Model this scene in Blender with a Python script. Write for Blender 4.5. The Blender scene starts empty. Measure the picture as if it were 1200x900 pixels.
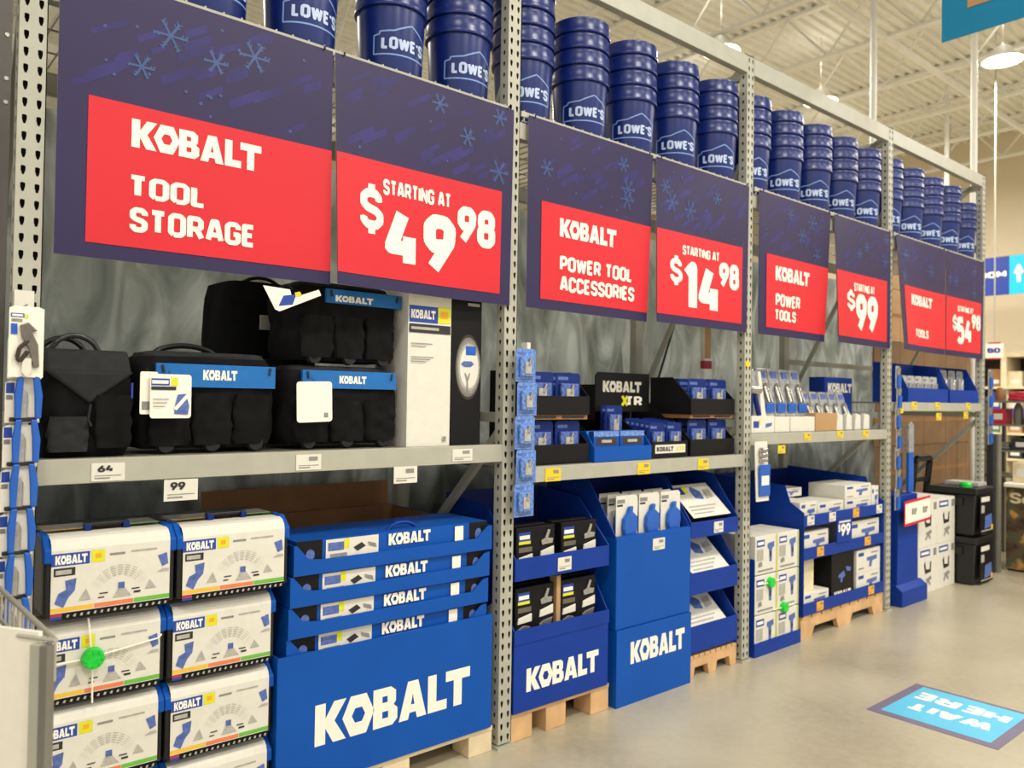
import bpy, bmesh, math, random
from mathutils import Vector, Matrix, noise
random.seed(7)
R = math.radians
sc = bpy.context.scene
# ------------------------------------------------------------------ camera, world, lights, exposure
sc.view_settings.view_transform = 'Standard'
sc.view_settings.look = 'None'
sc.view_settings.exposure = 0.0
sc.view_settings.gamma = 1
sc.view_settings.use_curve_mapping = False
try:
    sc.cycles.use_denoising = True
    sc.cycles.max_bounces = 7
    sc.cycles.sample_clamp_indirect = 6
except Exception:
    pass
cd = bpy.data.cameras.new('camera')
cam = bpy.data.objects.new('camera', cd)
sc.collection.objects.link(cam)
sc.camera = cam
cr = Vector((0.75907902, -0.65082403, 0.01507046))
cu = Vector((-0.02289131, -0.00354919, 0.99973166))
cf = Vector((0.6505959, 0.75922032, 0.01759233))
cam.matrix_world = Matrix(((cr.x, cu.x, -cf.x, -0.4869), (cr.y, cu.y, -cf.y, -2.7571),
                           (cr.z, cu.z, -cf.z, 1.5710), (0, 0, 0, 1)))
cd.sensor_width = 36
cd.lens = 937.64 / 1200 * 36
cd.clip_start = 0.05
cd.dof.use_dof = True
cd.dof.focus_distance = 3.0
cd.dof.aperture_fstop = 2.8

world = bpy.data.worlds.new('world')
sc.world = world
world.use_nodes = True
world.node_tree.nodes['Background'].inputs[0].default_value = (1.0, 0.975, 0.93, 1)
world.node_tree.nodes['Background'].inputs[1].default_value = 0.95
LAMP_W = 136
LAMPS = [(8.41, 3.475), (11.04, 3.49), (11.42, 1.10), (10.34, 5.26), (13.6, 8.2), (6.6, 9.0), (1.0, 7.5),
         (-1.5, -3.6), (2.3, -3.4), (5.8, -3.2), (9.2, -3.0), (13.0, -3.2), (0.2, -7.0), (4.0, -7.0), (8.0, -7.0), (13.9, -.6), (14.2, 5.0)]  # last two lamps added to brighten the far wall

# ------------------------------------------------------------------ materials
def lin(c):
    return tuple(((x / 255) / 12.92 if x / 255 <= 0.04045 else ((x / 255 + 0.055) / 1.055) ** 2.4) for x in c)
MATS = {}
def mat(name, c, rough=0.5, metal=0.0, var=0.06, scale=30, spec=0.5, emit=None, alpha=None, trans=None, bump=0, coat=0):
    m = bpy.data.materials.new(name)
    m.use_nodes = True
    nt = m.node_tree
    b = nt.nodes['Principled BSDF']
    l = lin(c)
    if var > 0:
        n = nt.nodes.new('ShaderNodeTexNoise'); n.inputs['Scale'].default_value = scale
        n.inputs['Detail'].default_value = 3
        tc = nt.nodes.new('ShaderNodeTexCoord')
        nt.links.new(tc.outputs['Object'], n.inputs['Vector'])
        r = nt.nodes.new('ShaderNodeValToRGB')
        r.color_ramp.elements[0].position = 0.3; r.color_ramp.elements[1].position = 0.7
        r.color_ramp.elements[0].color = tuple(max(0, x * (1 - var)) for x in l) + (1,)
        r.color_ramp.elements[1].color = tuple(min(1, x * (1 + var)) for x in l) + (1,)
        nt.links.new(n.outputs['Fac'], r.inputs['Fac'])
        nt.links.new(r.outputs['Color'], b.inputs['Base Color'])
        if bump:
            bp = nt.nodes.new('ShaderNodeBump'); bp.inputs['Strength'].default_value = bump
            bp.inputs['Distance'].default_value = 0.01
            nt.links.new(n.outputs['Fac'], bp.inputs['Height'])
            nt.links.new(bp.outputs['Normal'], b.inputs['Normal'])
    else:
        b.inputs['Base Color'].default_value = l + (1,)
    b.inputs['Roughness'].default_value = rough
    b.inputs['Metallic'].default_value = metal
    b.inputs['Specular IOR Level'].default_value = spec
    if coat: b.inputs['Coat Weight'].default_value = coat
    if emit:
        b.inputs['Emission Color'].default_value = l + (1,)
        b.inputs['Emission Strength'].default_value = emit
    if trans:
        b.inputs['Transmission Weight'].default_value = trans
    if alpha is not None:
        b.inputs['Alpha'].default_value = alpha
    MATS[name] = m
    return m
mat('steel', (176, 174, 158), 0.45, 0.0, 0.05, 12)
mat('steel_dark', (120, 116, 104), 0.5, 0.0, 0.08, 8)
mat('hole_shade', (22, 20, 18), 0.9, var=0)
mat('wire', (185, 180, 165), 0.35, 0.3, 0.03)
mat('end_panel', (70, 66, 60), 0.35, 0.1, 0.12, 4)
mat('navy', (44, 34, 76), 0.5, var=0.10, scale=2.5, spec=0.35)
mat('navy_streak', (44, 38, 100), 0.5, var=0.25, scale=9, spec=0.35)
mat('flake', (42, 72, 128), 0.42, var=0.2, scale=40)
mat('red', (214, 40, 50), 0.5, var=0.04, scale=3, spec=0.3)
mat('white_print', (250, 243, 226), 0.5, var=0.02)
mat('paper', (226, 222, 208), 0.55, var=0.03)
mat('paper_grey', (178, 174, 164), 0.6, var=0.15, scale=60)
mat('ink', (40, 40, 42), 0.6, var=0.1)
mat('ink_grey', (140, 138, 132), 0.6, var=0.2, scale=80)
mat('bucket', (12, 34, 104), 0.30, var=0.05, scale=6)
mat('logo_line', (120, 152, 205), 0.4, var=0)
mat('logo_text', (185, 202, 232), 0.4, var=0)
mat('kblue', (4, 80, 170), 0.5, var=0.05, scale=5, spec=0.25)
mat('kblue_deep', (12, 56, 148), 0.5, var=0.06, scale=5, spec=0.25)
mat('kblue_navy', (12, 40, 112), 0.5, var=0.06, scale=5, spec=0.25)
mat('band_blue', (0, 106, 182), 0.6, var=0.08, scale=40)
mat('label_blue', (28, 66, 158), 0.45, var=0.04)
mat('pic_blue', (84, 106, 172), 0.5, var=0.3, scale=60)
mat('yellow', (240, 205, 20), 0.5, var=0.03)
mat('lime', (222, 222, 40), 0.5, var=0.03)
mat('strip_yellow', (238, 190, 60), 0.5, var=0.03)
mat('strip_orange', (232, 128, 80), 0.5, var=0.03)
mat('strip_green', (110, 185, 70), 0.5, var=0.03)
mat('green_tag', (20, 205, 60), 0.35, var=0.15, scale=80)
mat('orange', (240, 170, 30), 0.5, var=0.03)
mat('black_cloth', (19, 19, 19), 0.9, var=0.35, scale=18, spec=0.15, bump=0.15)
mat('charcoal_cloth', (38, 39, 40), 0.85, var=0.2, scale=30, spec=0.3, bump=0.15)
mat('black', (20, 20, 21), 0.4, var=0.1, scale=20)
mat('black_card', (20, 19, 20), 0.5, var=0.08, scale=10, spec=0.2)
mat('chrome', (175, 172, 165), 0.22, 0.7, 0.15, 60)
mat('tool_grey', (120, 112, 102), 0.3, 0.5, 0.15, 40)
mat('tool_blue', (26, 92, 186), 0.3, var=0.05)
mat('blister', (70, 96, 165), 0.18, var=0.55, scale=55, coat=0.5)
mat('blister_bright', (96, 136, 205), 0.16, var=0.45, scale=70, coat=0.6)
mat('clear_pack', (158, 160, 162), 0.12, var=0.35, scale=45, coat=0.6)
mat('card_brown', (150, 105, 62), 0.75, var=0.1, scale=14)
mat('card_shaded', (128, 98, 66), 0.8, var=0.12, scale=3)  # carton brown darkened, painting shade onto the lower rows
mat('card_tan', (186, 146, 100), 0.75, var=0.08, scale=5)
mat('pallet', (214, 172, 122), 0.7, var=0.16, scale=9, bump=0.1)
mat('pallet_pale', (226, 206, 168), 0.7, var=0.08, scale=9)
mat('teal', (10, 128, 172), 0.35, var=0.08, scale=2)
mat('cyan', (0, 190, 225), 0.4, var=0.02)
mat('banner_blue', (24, 54, 150), 0.4, var=0.03)
mat('joist', (232, 230, 218), 0.5, var=0.05, scale=5)
mat('beige_wall', (222, 206, 176), 0.8, var=0.05, scale=1)
mat('mat_cyan', (88, 190, 226), 0.45, var=0.05, scale=6)
mat('mat_edge', (112, 104, 128), 0.5, var=0.06, scale=12)
mat('lens', (255, 246, 226), 0.5, var=0, emit=9)
mat('purple', (84, 62, 120), 0.6, var=0.1)
mat('brown_dark', (58, 46, 36), 0.7, var=0.3, scale=6)
mat('cream', (224, 208, 170), 0.6, var=0.1, scale=8)
mat('magenta', (186, 40, 60), 0.5, var=0.1)
mat('sea_green', (60, 130, 110), 0.5, var=0.15)

def node_mat(name):
    m = bpy.data.materials.new(name); m.use_nodes = True; MATS[name] = m
    return m, m.node_tree, m.node_tree.nodes['Principled BSDF']
def ramp(nt, stops):
    r = nt.nodes.new('ShaderNodeValToRGB')
    e = r.color_ramp.elements
    while len(e) < len(stops): e.new(0.5)
    for i, (p, c) in enumerate(stops):
        e[i].position = p; e[i].color = lin(c) + (1,)
    return r
# polished concrete
m, nt, b = node_mat('concrete')
tc = nt.nodes.new('ShaderNodeTexCoord')
n1 = nt.nodes.new('ShaderNodeTexNoise'); n1.inputs['Scale'].default_value = 1.1; n1.inputs['Detail'].default_value = 5
n2 = nt.nodes.new('ShaderNodeTexNoise'); n2.inputs['Scale'].default_value = 22; n2.inputs['Detail'].default_value = 5
mx = nt.nodes.new('ShaderNodeMath'); mx.operation = 'MULTIPLY_ADD'; mx.inputs[1].default_value = 0.3
nt.links.new(tc.outputs['Object'], n1.inputs['Vector']); nt.links.new(tc.outputs['Object'], n2.inputs['Vector'])
nt.links.new(n2.outputs['Fac'], mx.inputs[0]); nt.links.new(n1.outputs['Fac'], mx.inputs[2])
r = ramp(nt, [(0.42, (156, 146, 122)), (0.66, (178, 169, 145)), (0.85, (188, 180, 156))])
nt.links.new(mx.outputs[0], r.inputs['Fac']); nt.links.new(r.outputs['Color'], b.inputs['Base Color'])
b.inputs['Roughness'].default_value = 0.28; b.inputs['Specular IOR Level'].default_value = 0.5
# milky plastic sheeting, bright folds and shadowy blobs painted in as noise
m, nt, b = node_mat('sheeting')
tc = nt.nodes.new('ShaderNodeTexCoord')
mp = nt.nodes.new('ShaderNodeMapping'); mp.inputs['Scale'].default_value = (2.2, 1, 0.8)
n1 = nt.nodes.new('ShaderNodeTexNoise'); n1.inputs['Scale'].default_value = 2.4; n1.inputs['Detail'].default_value = 4
n1.inputs['Distortion'].default_value = 1.2
nt.links.new(tc.outputs['Object'], mp.inputs['Vector']); nt.links.new(mp.outputs[0], n1.inputs['Vector'])
r = ramp(nt, [(0.34, (128, 136, 132)), (0.5, (172, 180, 176)), (0.66, (214, 222, 218))])
nt.links.new(n1.outputs['Fac'], r.inputs['Fac']); nt.links.new(r.outputs['Color'], b.inputs['Base Color'])
b.inputs['Roughness'].default_value = 0.3
tl = nt.nodes.new('ShaderNodeBsdfTranslucent'); mxs = nt.nodes.new('ShaderNodeMixShader'); mxs.inputs[0].default_value = 0.45
nt.links.new(r.outputs['Color'], tl.inputs['Color'])
nt.links.new(b.outputs[0], mxs.inputs[1]); nt.links.new(tl.outputs[0], mxs.inputs[2])
nt.links.new(mxs.outputs[0], nt.nodes['Material Output'].inputs['Surface'])
# leafy artwork of the seasonal poster
m, nt, b = node_mat('poster_art')
tc = nt.nodes.new('ShaderNodeTexCoord')
v = nt.nodes.new('ShaderNodeTexNoise'); v.inputs['Scale'].default_value = 7; v.inputs['Detail'].default_value = 4
nt.links.new(tc.outputs['Object'], v.inputs['Vector'])
r = ramp(nt, [(0.36, (48, 38, 34)), (0.48, (98, 76, 50)), (0.56, (70, 84, 60)), (0.66, (190, 140, 70))])
nt.links.new(v.outputs['Fac'], r.inputs['Fac']); nt.links.new(r.outputs['Color'], b.inputs['Base Color'])
b.inputs['Roughness'].default_value = 0.5

# ------------------------------------------------------------------ geometry helpers
def from_curve(cu_):
    o = bpy.data.objects.new('tmp', cu_)
    me = bpy.data.meshes.new_from_object(o)
    vs = [tuple(v.co) for v in me.vertices]; fs = [tuple(p.vertices) for p in me.polygons]
    bpy.data.objects.remove(o); bpy.data.curves.remove(cu_); bpy.data.meshes.remove(me)
    x0 = min(v[0] for v in vs); x1 = max(v[0] for v in vs); y0 = min(v[1] for v in vs); y1 = max(v[1] for v in vs)
    return [((v[0] - x0) / (x1 - x0), (v[1] - y0) / (y1 - y0)) for v in vs], fs
GL = {}
def glyphs(text, bold=0.028):
    key = (text, bold)
    if key in GL: return GL[key]
    if text == '@K':      # the block-letter tool logo with a hexagonal O
        G = [([[(0, 0), (0, 1), (.33, 1), (.33, .62), (.60, 1), (1.0, 1), (.62, .52), (1.0, 0), (.58, 0), (.33, .38), (.33, 0)]], .84),
             ([[(.27, 1), (.80, 1), (1.07, .5), (.80, 0), (.27, 0), (0, .5)], [(.42, .68), (.65, .68), (.76, .5), (.65, .32), (.42, .32), (.31, .5)]], 1.0),
             ([[(0, 0), (0, 1), (.62, 1), (.80, .88), (.80, .60), (.72, .52), (.86, .42), (.86, .14), (.68, 0)],
               [(.32, .62), (.50, .62), (.50, .78), (.32, .78)], [(.32, .22), (.53, .22), (.53, .39), (.32, .39)]], .88),
             ([[(0, 0), (.32, 1), (.70, 1), (1.02, 0), (.67, 0), (.62, .17), (.39, .17), (.34, 0)], [(.44, .38), (.57, .38), (.505, .66)]], 1.04),
             ([[(0, 0), (0, 1), (.33, 1), (.33, .27), (.74, .27), (.74, 0)]], .66),
             ([[(0, .72), (0, 1), (.98, 1), (.98, .72), (.65, .72), (.65, 0), (.32, 0), (.32, .72)]], 1)]
        c = bpy.data.curves.new('k', 'CURVE'); c.dimensions = '2D'; c.fill_mode = 'BOTH'
        x = 0
        for loops, adv in G:
            for lp in loops:
                s = c.splines.new('POLY'); s.points.add(len(lp) - 1)
                for p, (a, b_) in zip(s.points, lp): p.co = (a * .82 + x, b_, 0, 1)
                s.use_cyclic_u = True
            x += adv * .82 + 0.03
    else:
        GL[key] = stroke_text(text, .105 if bold < .02 else (.135 if bold < .04 else .15))
        return GL[key]
    GL[key] = from_curve(c)
    return GL[key]
# heavy gothic capitals and figures: centre lines on a 1-high grid, [advance width, strokes...]
SF = {'A': [.62, [(0, 0), (.22, 1), (.40, 1), (.62, 0)], [(.1, .28), (.52, .28)]], 'B': [.56, [(0, 0), (0, 1), (.40, 1), (.52, .88), (.52, .64), (.40, .53), (.56, .42), (.56, .12), (.42, 0), (0, 0)], [(0, .53), (.4, .53)]],
      'C': [.52, [(.52, .72), (.52, .88), (.40, 1), (.12, 1), (0, .88), (0, .12), (.12, 0), (.40, 0), (.52, .12), (.52, .28)]],
      'D': [.56, [(0, 0), (0, 1), (.40, 1), (.56, .84), (.56, .16), (.40, 0), (0, 0)]],
      'E': [.44, [(.44, 1), (0, 1), (0, 0), (.44, 0)], [(0, .52), (.38, .52)]],
      'G': [.54, [(.54, .74), (.54, .88), (.42, 1), (.12, 1), (0, .88), (0, .12), (.12, 0), (.42, 0), (.54, .12), (.54, .46), (.30, .46)]],
      'H': [.54, [(0, 0), (0, 1)], [(.54, 0), (.54, 1)], [(0, .5), (.54, .5)]], 'I': [0, [(0, 0), (0, 1)]],
      'K': [.58, [(0, 0), (0, 1)], [(.52, 1), (.08, .48), (.58, 0)]],
      'L': [.42, [(0, 1), (0, 0), (.42, 0)]], 'M': [.72, [(0, 0), (0, 1), (.36, .3), (.72, 1), (.72, 0)]],
      'N': [.58, [(0, 0), (0, 1), (.58, 0), (.58, 1)]], 'O': [.56, [(.13, 0), (0, .13), (0, .87), (.13, 1), (.43, 1), (.56, .87), (.56, .13), (.43, 0), (.13, 0)]],
      'P': [.52, [(0, 0), (0, 1), (.38, 1), (.52, .87), (.52, .56), (.38, .42), (0, .42)]],
      'R': [.56, [(0, 0), (0, 1), (.38, 1), (.52, .87), (.52, .58), (.38, .45), (0, .45)], [(.32, .45), (.56, 0)]],
      'S': [.52, [(.52, .76), (.52, .88), (.40, 1), (.12, 1), (0, .88), (0, .64), (.12, .54), (.40, .46), (.52, .36), (.52, .12), (.40, 0), (.12, 0), (0, .12), (0, .24)]],
      'T': [.54, [(0, 1), (.54, 1)], [(.27, 1), (.27, 0)]], 'W': [.86, [(0, 1), (.2, 0), (.43, .9), (.66, 0), (.86, 1)]],
      'X': [.56, [(0, 0), (.56, 1)], [(0, 1), (.56, 0)]], 'c': [.42, [(.42, .5), (.36, .62), (.1, .62), (0, .5), (0, .12), (.1, 0), (.36, 0), (.42, .12)]],
      "'": [0, [(0, 1.0), (0, .74)]], '0': [.50, [(.13, 0), (0, .13), (0, .87), (.13, 1), (.37, 1), (.50, .87), (.50, .13), (.37, 0), (.13, 0)]],
      '1': [.20, [(0, .80), (.20, 1), (.20, 0)]], '4': [.56, [(.42, 0), (.42, .38)], [(.26, 1), (0, .30), (.56, .30)], [(.42, .55), (.42, .3)]],
      '5': [.5, [(.48, 1), (.04, 1), (0, .56), (.36, .60), (.5, .46), (.5, .14), (.37, 0), (.12, 0), (0, .12)]],
      '6': [.5, [(.40, 1), (.02, .42), (0, .14), (.13, 0), (.37, 0), (.50, .13), (.50, .40), (.38, .52), (.08, .50)]],
      '8': [.5, [(.12, .53), (.02, .64), (.02, .88), (.13, 1), (.37, 1), (.48, .88), (.48, .64), (.38, .53), (.50, .42), (.50, .12), (.37, 0), (.13, 0), (0, .12), (0, .42), (.12, .53), (.38, .53)]],
      '9': [.5, [(.10, 0), (.48, .58), (.50, .87), (.37, 1), (.13, 1), (0, .87), (0, .58), (.12, .46), (.42, .50)]],
      '$': [.46, [(.46, .70), (.46, .78), (.36, .88), (.12, .88), (0, .78), (0, .62), (.12, .53), (.38, .46), (.50, .37), (.50, .22), (.38, .12), (.12, .12), (0, .22), (0, .30)], [(.24, 1.10), (.24, .88)], [(.24, .12), (.24, -.10)]],
      '^': [.5, [(0, .55), (.25, 1), (.5, .55)], [(.25, 1), (.25, 0)]], ' ': [.12]}
def stroke_text(text, hw):
    vs = []; fs = []; x = 0
    for ch in text:
        g = SF.get(ch, SF['O'])
        for st in g[1:]:
            st = [(x + a, b_) for a, b_ in st]
            for i in range(len(st) - 1):
                (a, b_), (c, d) = st[i], st[i + 1]; L_ = math.hypot(c - a, d - b_) or 1; nx, ny = -(d - b_) / L_ * hw, (c - a) / L_ * hw
                k = len(vs); vs += [(a - nx, b_ - ny), (c - nx, d - ny), (c + nx, d + ny), (a + nx, b_ + ny)]; fs.append((k, k + 1, k + 2, k + 3))
            for (a, b_) in st[1:-1]:
                k = len(vs); vs += [(a + hw * math.cos(q * .7854 + .3927), b_ + hw * math.sin(q * .7854 + .3927)) for q in range(8)]; fs.append(tuple(range(k, k + 8)))
        x += g[0] + hw * 2 + .045
    x0 = min(v[0] for v in vs); x1 = max(v[0] for v in vs); y0 = min(v[1] for v in vs); y1 = max(v[1] for v in vs)
    return [((v[0] - x0) / (x1 - x0), (v[1] - y0) / (y1 - y0)) for v in vs], fs

class MB:
    def __init__(s): s.v = []; s.f = []; s.m = []
    def add(s, vs, fs, m):
        b = len(s.v); s.v += [tuple(v) for v in vs]
        for f in fs: s.f.append(tuple(i + b for i in f)); s.m.append(m)
        return s
    def box(s, x0, x1, y0, y1, z0, z1, m):
        vs = [(x, y, z) for x in (x0, x1) for y in (y0, y1) for z in (z0, z1)]
        return s.add(vs, [(0, 1, 3, 2), (4, 6, 7, 5), (0, 4, 5, 1), (2, 3, 7, 6), (0, 2, 6, 4), (1, 5, 7, 3)], m)
    def prism(s, pts, y0, y1, m):       # outline in x,z pushed through y
        n = len(pts)
        vs = [(x, y0, z) for x, z in pts] + [(x, y1, z) for x, z in pts]
        return s.add(vs, [tuple(range(n)), tuple(range(2 * n - 1, n - 1, -1))] +
                     [(i, i + n, (i + 1) % n + n, (i + 1) % n) for i in range(n)], m)
    def prismx(s, pts, x0, x1, m):      # outline in y,z pushed through x
        n = len(pts)
        vs = [(x0, y, z) for y, z in pts] + [(x1, y, z) for y, z in pts]
        return s.add(vs, [tuple(range(n)), tuple(range(2 * n - 1, n - 1, -1))] +
                     [(i, i + n, (i + 1) % n + n, (i + 1) % n) for i in range(n)], m)
    def cyl(s, p0, p1, r, m, n=12, r1=None):
        p0 = Vector(p0); p1 = Vector(p1); d = (p1 - p0).normalized()
        a = d.orthogonal().normalized(); c = d.cross(a); r1 = r if r1 is None else r1
        vs = [p0 + (a * math.cos(6.28318 * i / n) + c * math.sin(6.28318 * i / n)) * r for i in range(n)] + \
             [p1 + (a * math.cos(6.28318 * i / n) + c * math.sin(6.28318 * i / n)) * r1 for i in range(n)]
        return s.add(vs, [(i, (i + 1) % n, (i + 1) % n + n, i + n) for i in range(n)] +
                     [tuple(range(n - 1, -1, -1)), tuple(range(n, 2 * n))], m)
    def tube(s, pts, r, m, n=8):
        for a, b in zip(pts[:-1], pts[1:]): s.cyl(a, b, r, m, n)
        return s
    def lathe(s, prof, m, n=40, cx=0, cy=0):
        k = len(prof)
        vs = [(cx + r * math.cos(6.283185 * i / n), cy + r * math.sin(6.283185 * i / n), z) for i in range(n) for r, z in prof]
        fs = [(i * k + j, ((i + 1) % n) * k + j, ((i + 1) % n) * k + j + 1, i * k + j + 1) for i in range(n) for j in range(k - 1)]
        return s.add(vs, fs, m)
    def openbox(s, x0, x1, y0, y1, z0, z1, m, t=0.006, front=None):
        fz = z1 if front is None else front
        s.box(x0, x1, y0, y0 + t, z0, fz, m); s.box(x0, x1, y1 - t, y1, z0, z1, m)
        s.box(x0, x0 + t, y0 + t, y1 - t, z0, z1, m); s.box(x1 - t, x1, y0 + t, y1 - t, z0, z1, m)
        return s.box(x0 + t, x1 - t, y0 + t, y1 - t, z0, z0 + t, m)
    def art(s, P, items, step=0.0005, cuts=None):
        """flat print: items in (u,v); P(u,v,off) places them on a surface"""
        for k, it in enumerate(items):
            off = step * (k + 1)
            t = it[0]
            if t == 'r':
                u0, v0, u1, v1 = it[1:5]; vs = [(u0, v0), (u1, v0), (u1, v1), (u0, v1)]; fs = [(0, 1, 2, 3)]; m = it[5]
            elif t == 'p':
                vs = it[1]; fs = [tuple(range(len(vs)))]; m = it[2]
            else:                      # ('k', u0,v0,u1,v1,mat) or ('t', u0,v0,u1,v1,mat,text[,bold])
                gv, fs = glyphs('@K') if t == 'k' else glyphs(it[6], it[7] if len(it) > 7 else 0.028)
                u0, v0, u1, v1 = it[1:5]; m = it[5]
                vs = [(u0 + a * (u1 - u0), v0 + b * (v1 - v0)) for a, b in gv]
            if t == 't':
                zo = {}
                for j, f in enumerate(fs):
                    for i in f: zo[i] = j * 1.2e-5
                zl = [zo.get(i, 0) for i in range(len(vs))]
            else: zl = [0] * len(vs)
            if cuts:
                bm = bmesh.new(); bv = [bm.verts.new((a, b, z)) for (a, b), z in zip(vs, zl)]
                for f in fs:
                    try: bm.faces.new([bv[i] for i in f])
                    except ValueError: pass
                for ax, vals in enumerate(cuts):
                    no = (1, 0, 0) if ax == 0 else (0, 1, 0)
                    for c in vals:
                        bmesh.ops.bisect_plane(bm, geom=bm.verts[:] + bm.edges[:] + bm.faces[:], plane_co=(c, c, 0), plane_no=no)
                bm.verts.index_update()
                vs = [(v.co.x, v.co.y) for v in bm.verts]; zl = [v.co.z for v in bm.verts]; fs = [tuple(v.index for v in f.verts) for f in bm.faces]
                bm.free()
            s.add([P(u, v, off + z) for (u, v), z in zip(vs, zl)], fs, m)
        return s
    def front(s, x0, z0, x1, z1, y, items, step=0.0005):   # print on a face looking towards the aisle
        return s.art(lambda u, v, o: (x0 + u * (x1 - x0), y - o, z0 + v * (z1 - z0)), items, step)
    def build(s, name, parent=None, smooth=False, bevel=0, fix=True):
        o0 = Vector((0, 0, 0))
        r = parent
        while r is not None and r.parent is not None: r = r.parent
        if r is not None: o0 = r.location
        me = bpy.data.meshes.new(name)
        me.from_pydata([(x - o0.x, y - o0.y, z - o0.z) for x, y, z in s.v], [], s.f)
        names = []
        for m in s.m:
            if m not in names: names.append(m)
        for m in names: me.materials.append(MATS[m])
        idx = {m: i for i, m in enumerate(names)}
        for p, m in zip(me.polygons, s.m): p.material_index = idx[m]
        if smooth:
            for p in me.polygons: p.use_smooth = True
            try: me.set_sharp_from_angle(angle=R(40))
            except Exception: pass
        me.update()
        o = bpy.data.objects.new(name, me)
        sc.collection.objects.link(o)
        if parent is not None: o.parent = parent
        if bevel:
            b = o.modifiers.new('b', 'BEVEL'); b.width = bevel; b.segments = 2; b.limit_method = 'ANGLE'; b.angle_limit = R(50)
        return o
def tag(o, label, cat, group=None, kind=None):
    if label: o['label'] = label
    if cat: o['category'] = cat
    if group: o['group'] = group
    if kind: o['kind'] = kind
    return o
def thing(name, label, cat, loc=(0, 0, 0), group=None):
    o = bpy.data.objects.new(name, None); sc.collection.objects.link(o)
    o.location = loc; o.empty_display_size = 0.1
    return tag(o, label, cat, group)
def recenter(o, loc):
    """give a one-mesh thing its own base point"""
    loc = Vector(loc)
    for v in o.data.vertices: v.co -= loc
    o.location = loc
    return o
KIDS = {}
def copy_tree(o, loc=None, label=None, rz=None, scale=None, parent=None):
    c = o.copy(); sc.collection.objects.link(c)
    if parent is not None: c.parent = parent
    for ch in list(o.children): copy_tree(ch, parent=c)
    if loc is not None: c.location = loc
    if label: c['label'] = label
    if rz is not None: c.rotation_euler.z = rz
    if scale: c.scale = scale
    return c
ORD = ['first', 'second', 'third', 'fourth', 'fifth', 'sixth', 'seventh', 'eighth', 'ninth', 'tenth', 'eleventh', 'twelfth']

# ------------------------------------------------------------------ setting
def struct(name, mb, **k): return tag(mb.build(name, **k), None, None, kind='structure')
struct('floor', MB().box(-8, 20.2, -12, 24, -0.1, 0, 'concrete'))
struct('wall_right', MB().box(18, 18.2, -12, 24, 0, 7.35, 'beige_wall'))
struct('wall_back', MB().box(-8, 18, 23.8, 24, 0, 7.35, 'beige_wall'))
mb = MB(); y = -12.0; prof = []
while y < 23.8:
    prof += [(y, 7.25), (y + .05, 7.25), (y + .07, 7.20), (y + .12, 7.20), (y + .14, 7.25)]; y += .16
for (a, za), (b_, zb) in zip(prof[:-1], prof[1:]):
    if b_ > a: mb.add([(-8, a, za), (18, a, za), (18, b_, zb), (-8, b_, zb)], [(0, 1, 2, 3)], 'joist')
mb.box(-8, 18, -12, 23.8, 7.26, 7.35, 'joist')
struct('ceiling', mb)
# open-web joists
xs = [-6.9 + 1.7 * i for i in range(15)]
mb = MB(); zb, zt = 6.42, 7.16
mb.box(-.045, .045, -12, 23.7, zb, zb + .04, 'joist'); mb.box(-.05, .05, -12, 23.7, zt, zt + .045, 'joist')
y = -12; up = True
while y < 23:
    a, c = (zb + .03, zt) if up else (zt, zb + .03)
    mb.cyl((0, y, a), (0, y + .62, c), .018, 'joist', 6); y += .62; up = not up
j0 = tag(mb.build('ceiling_joist'), 'cream steel open-web joist under the ceiling deck', 'joist', 'roof joists', 'structure')
for i, x in enumerate(xs):
    o = j0 if i == 0 else j0.copy()
    if i: sc.collection.objects.link(o)
    o.location = (x, 0, 0)
mb = MB().box(-7.9, 17.9, 9.9, 10.05, 6.2, 6.42, 'joist').box(-7.9, 17.9, 2.0, 2.06, 6.35, 6.42, 'joist')
tag(mb.build('ceiling_girder'), None, None, kind='structure')
p0 = MB().cyl((0, 0, 0), (0, 0, 7.2), .036, 'joist', 16).box(-.15, .15, -.15, .15, 0, .02, 'joist').build('support_column', smooth=True)
tag(p0, None, None, kind='structure')
for i, (x, y) in enumerate([(8.76, 1.6), (9.86, .9), (13.9, 2.75), (16.0, 9.0)]):
    o = p0 if i == 0 else p0.copy()
    if i: sc.collection.objects.link(o)
    o.location = (x, y, 0)

def lamp(x, y, i):
    t = thing('high_bay_light', 'round white high-bay light hanging below the roof joists, %s along the hall' % ORD[i % 12] if i < 5 else
              'round white high-bay light outside the view, %s of its line' % ORD[i - 5], 'light', (x, y, 6.2), 'high-bay ceiling lights')
    MB().lathe([(0.03, 6.42), (0.1, 6.38), (0.14, 6.30), (0.24, 6.22), (0.25, 6.20)], 'joist', 28, x, y).build('lamp_housing', t, True)
    MB().cyl((x, y, 6.42), (x, y, 7.2), .01, 'joist', 6).build('hanger_rod', t)
    MB().cyl((x, y, 6.195), (x, y, 6.205), .225, 'lens', 28).build('lamp_lens', t)
    l = bpy.data.lights.new('lamp_bulb', 'AREA'); l.shape = 'DISK'; l.size = 0.9; l.energy = LAMP_W; l.color = (1.0, 0.96, 0.89)
    o = bpy.data.objects.new('lamp_bulb', l); sc.collection.objects.link(o); o.parent = t; o.location = (0, 0, -0.02)
    l = bpy.data.lights.new('ceiling_fill', 'POINT'); l.shadow_soft_size = 0.12; l.energy = 4; l.color = (1.0, 0.96, 0.89)  # point light added above each lamp to brighten ceiling and joists
    o = bpy.data.objects.new('ceiling_fill', l); sc.collection.objects.link(o); o.parent = t; o.location = (0, 0, 0.55)
for i, (x, y) in enumerate(LAMPS): lamp(x, y, i)

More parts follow.
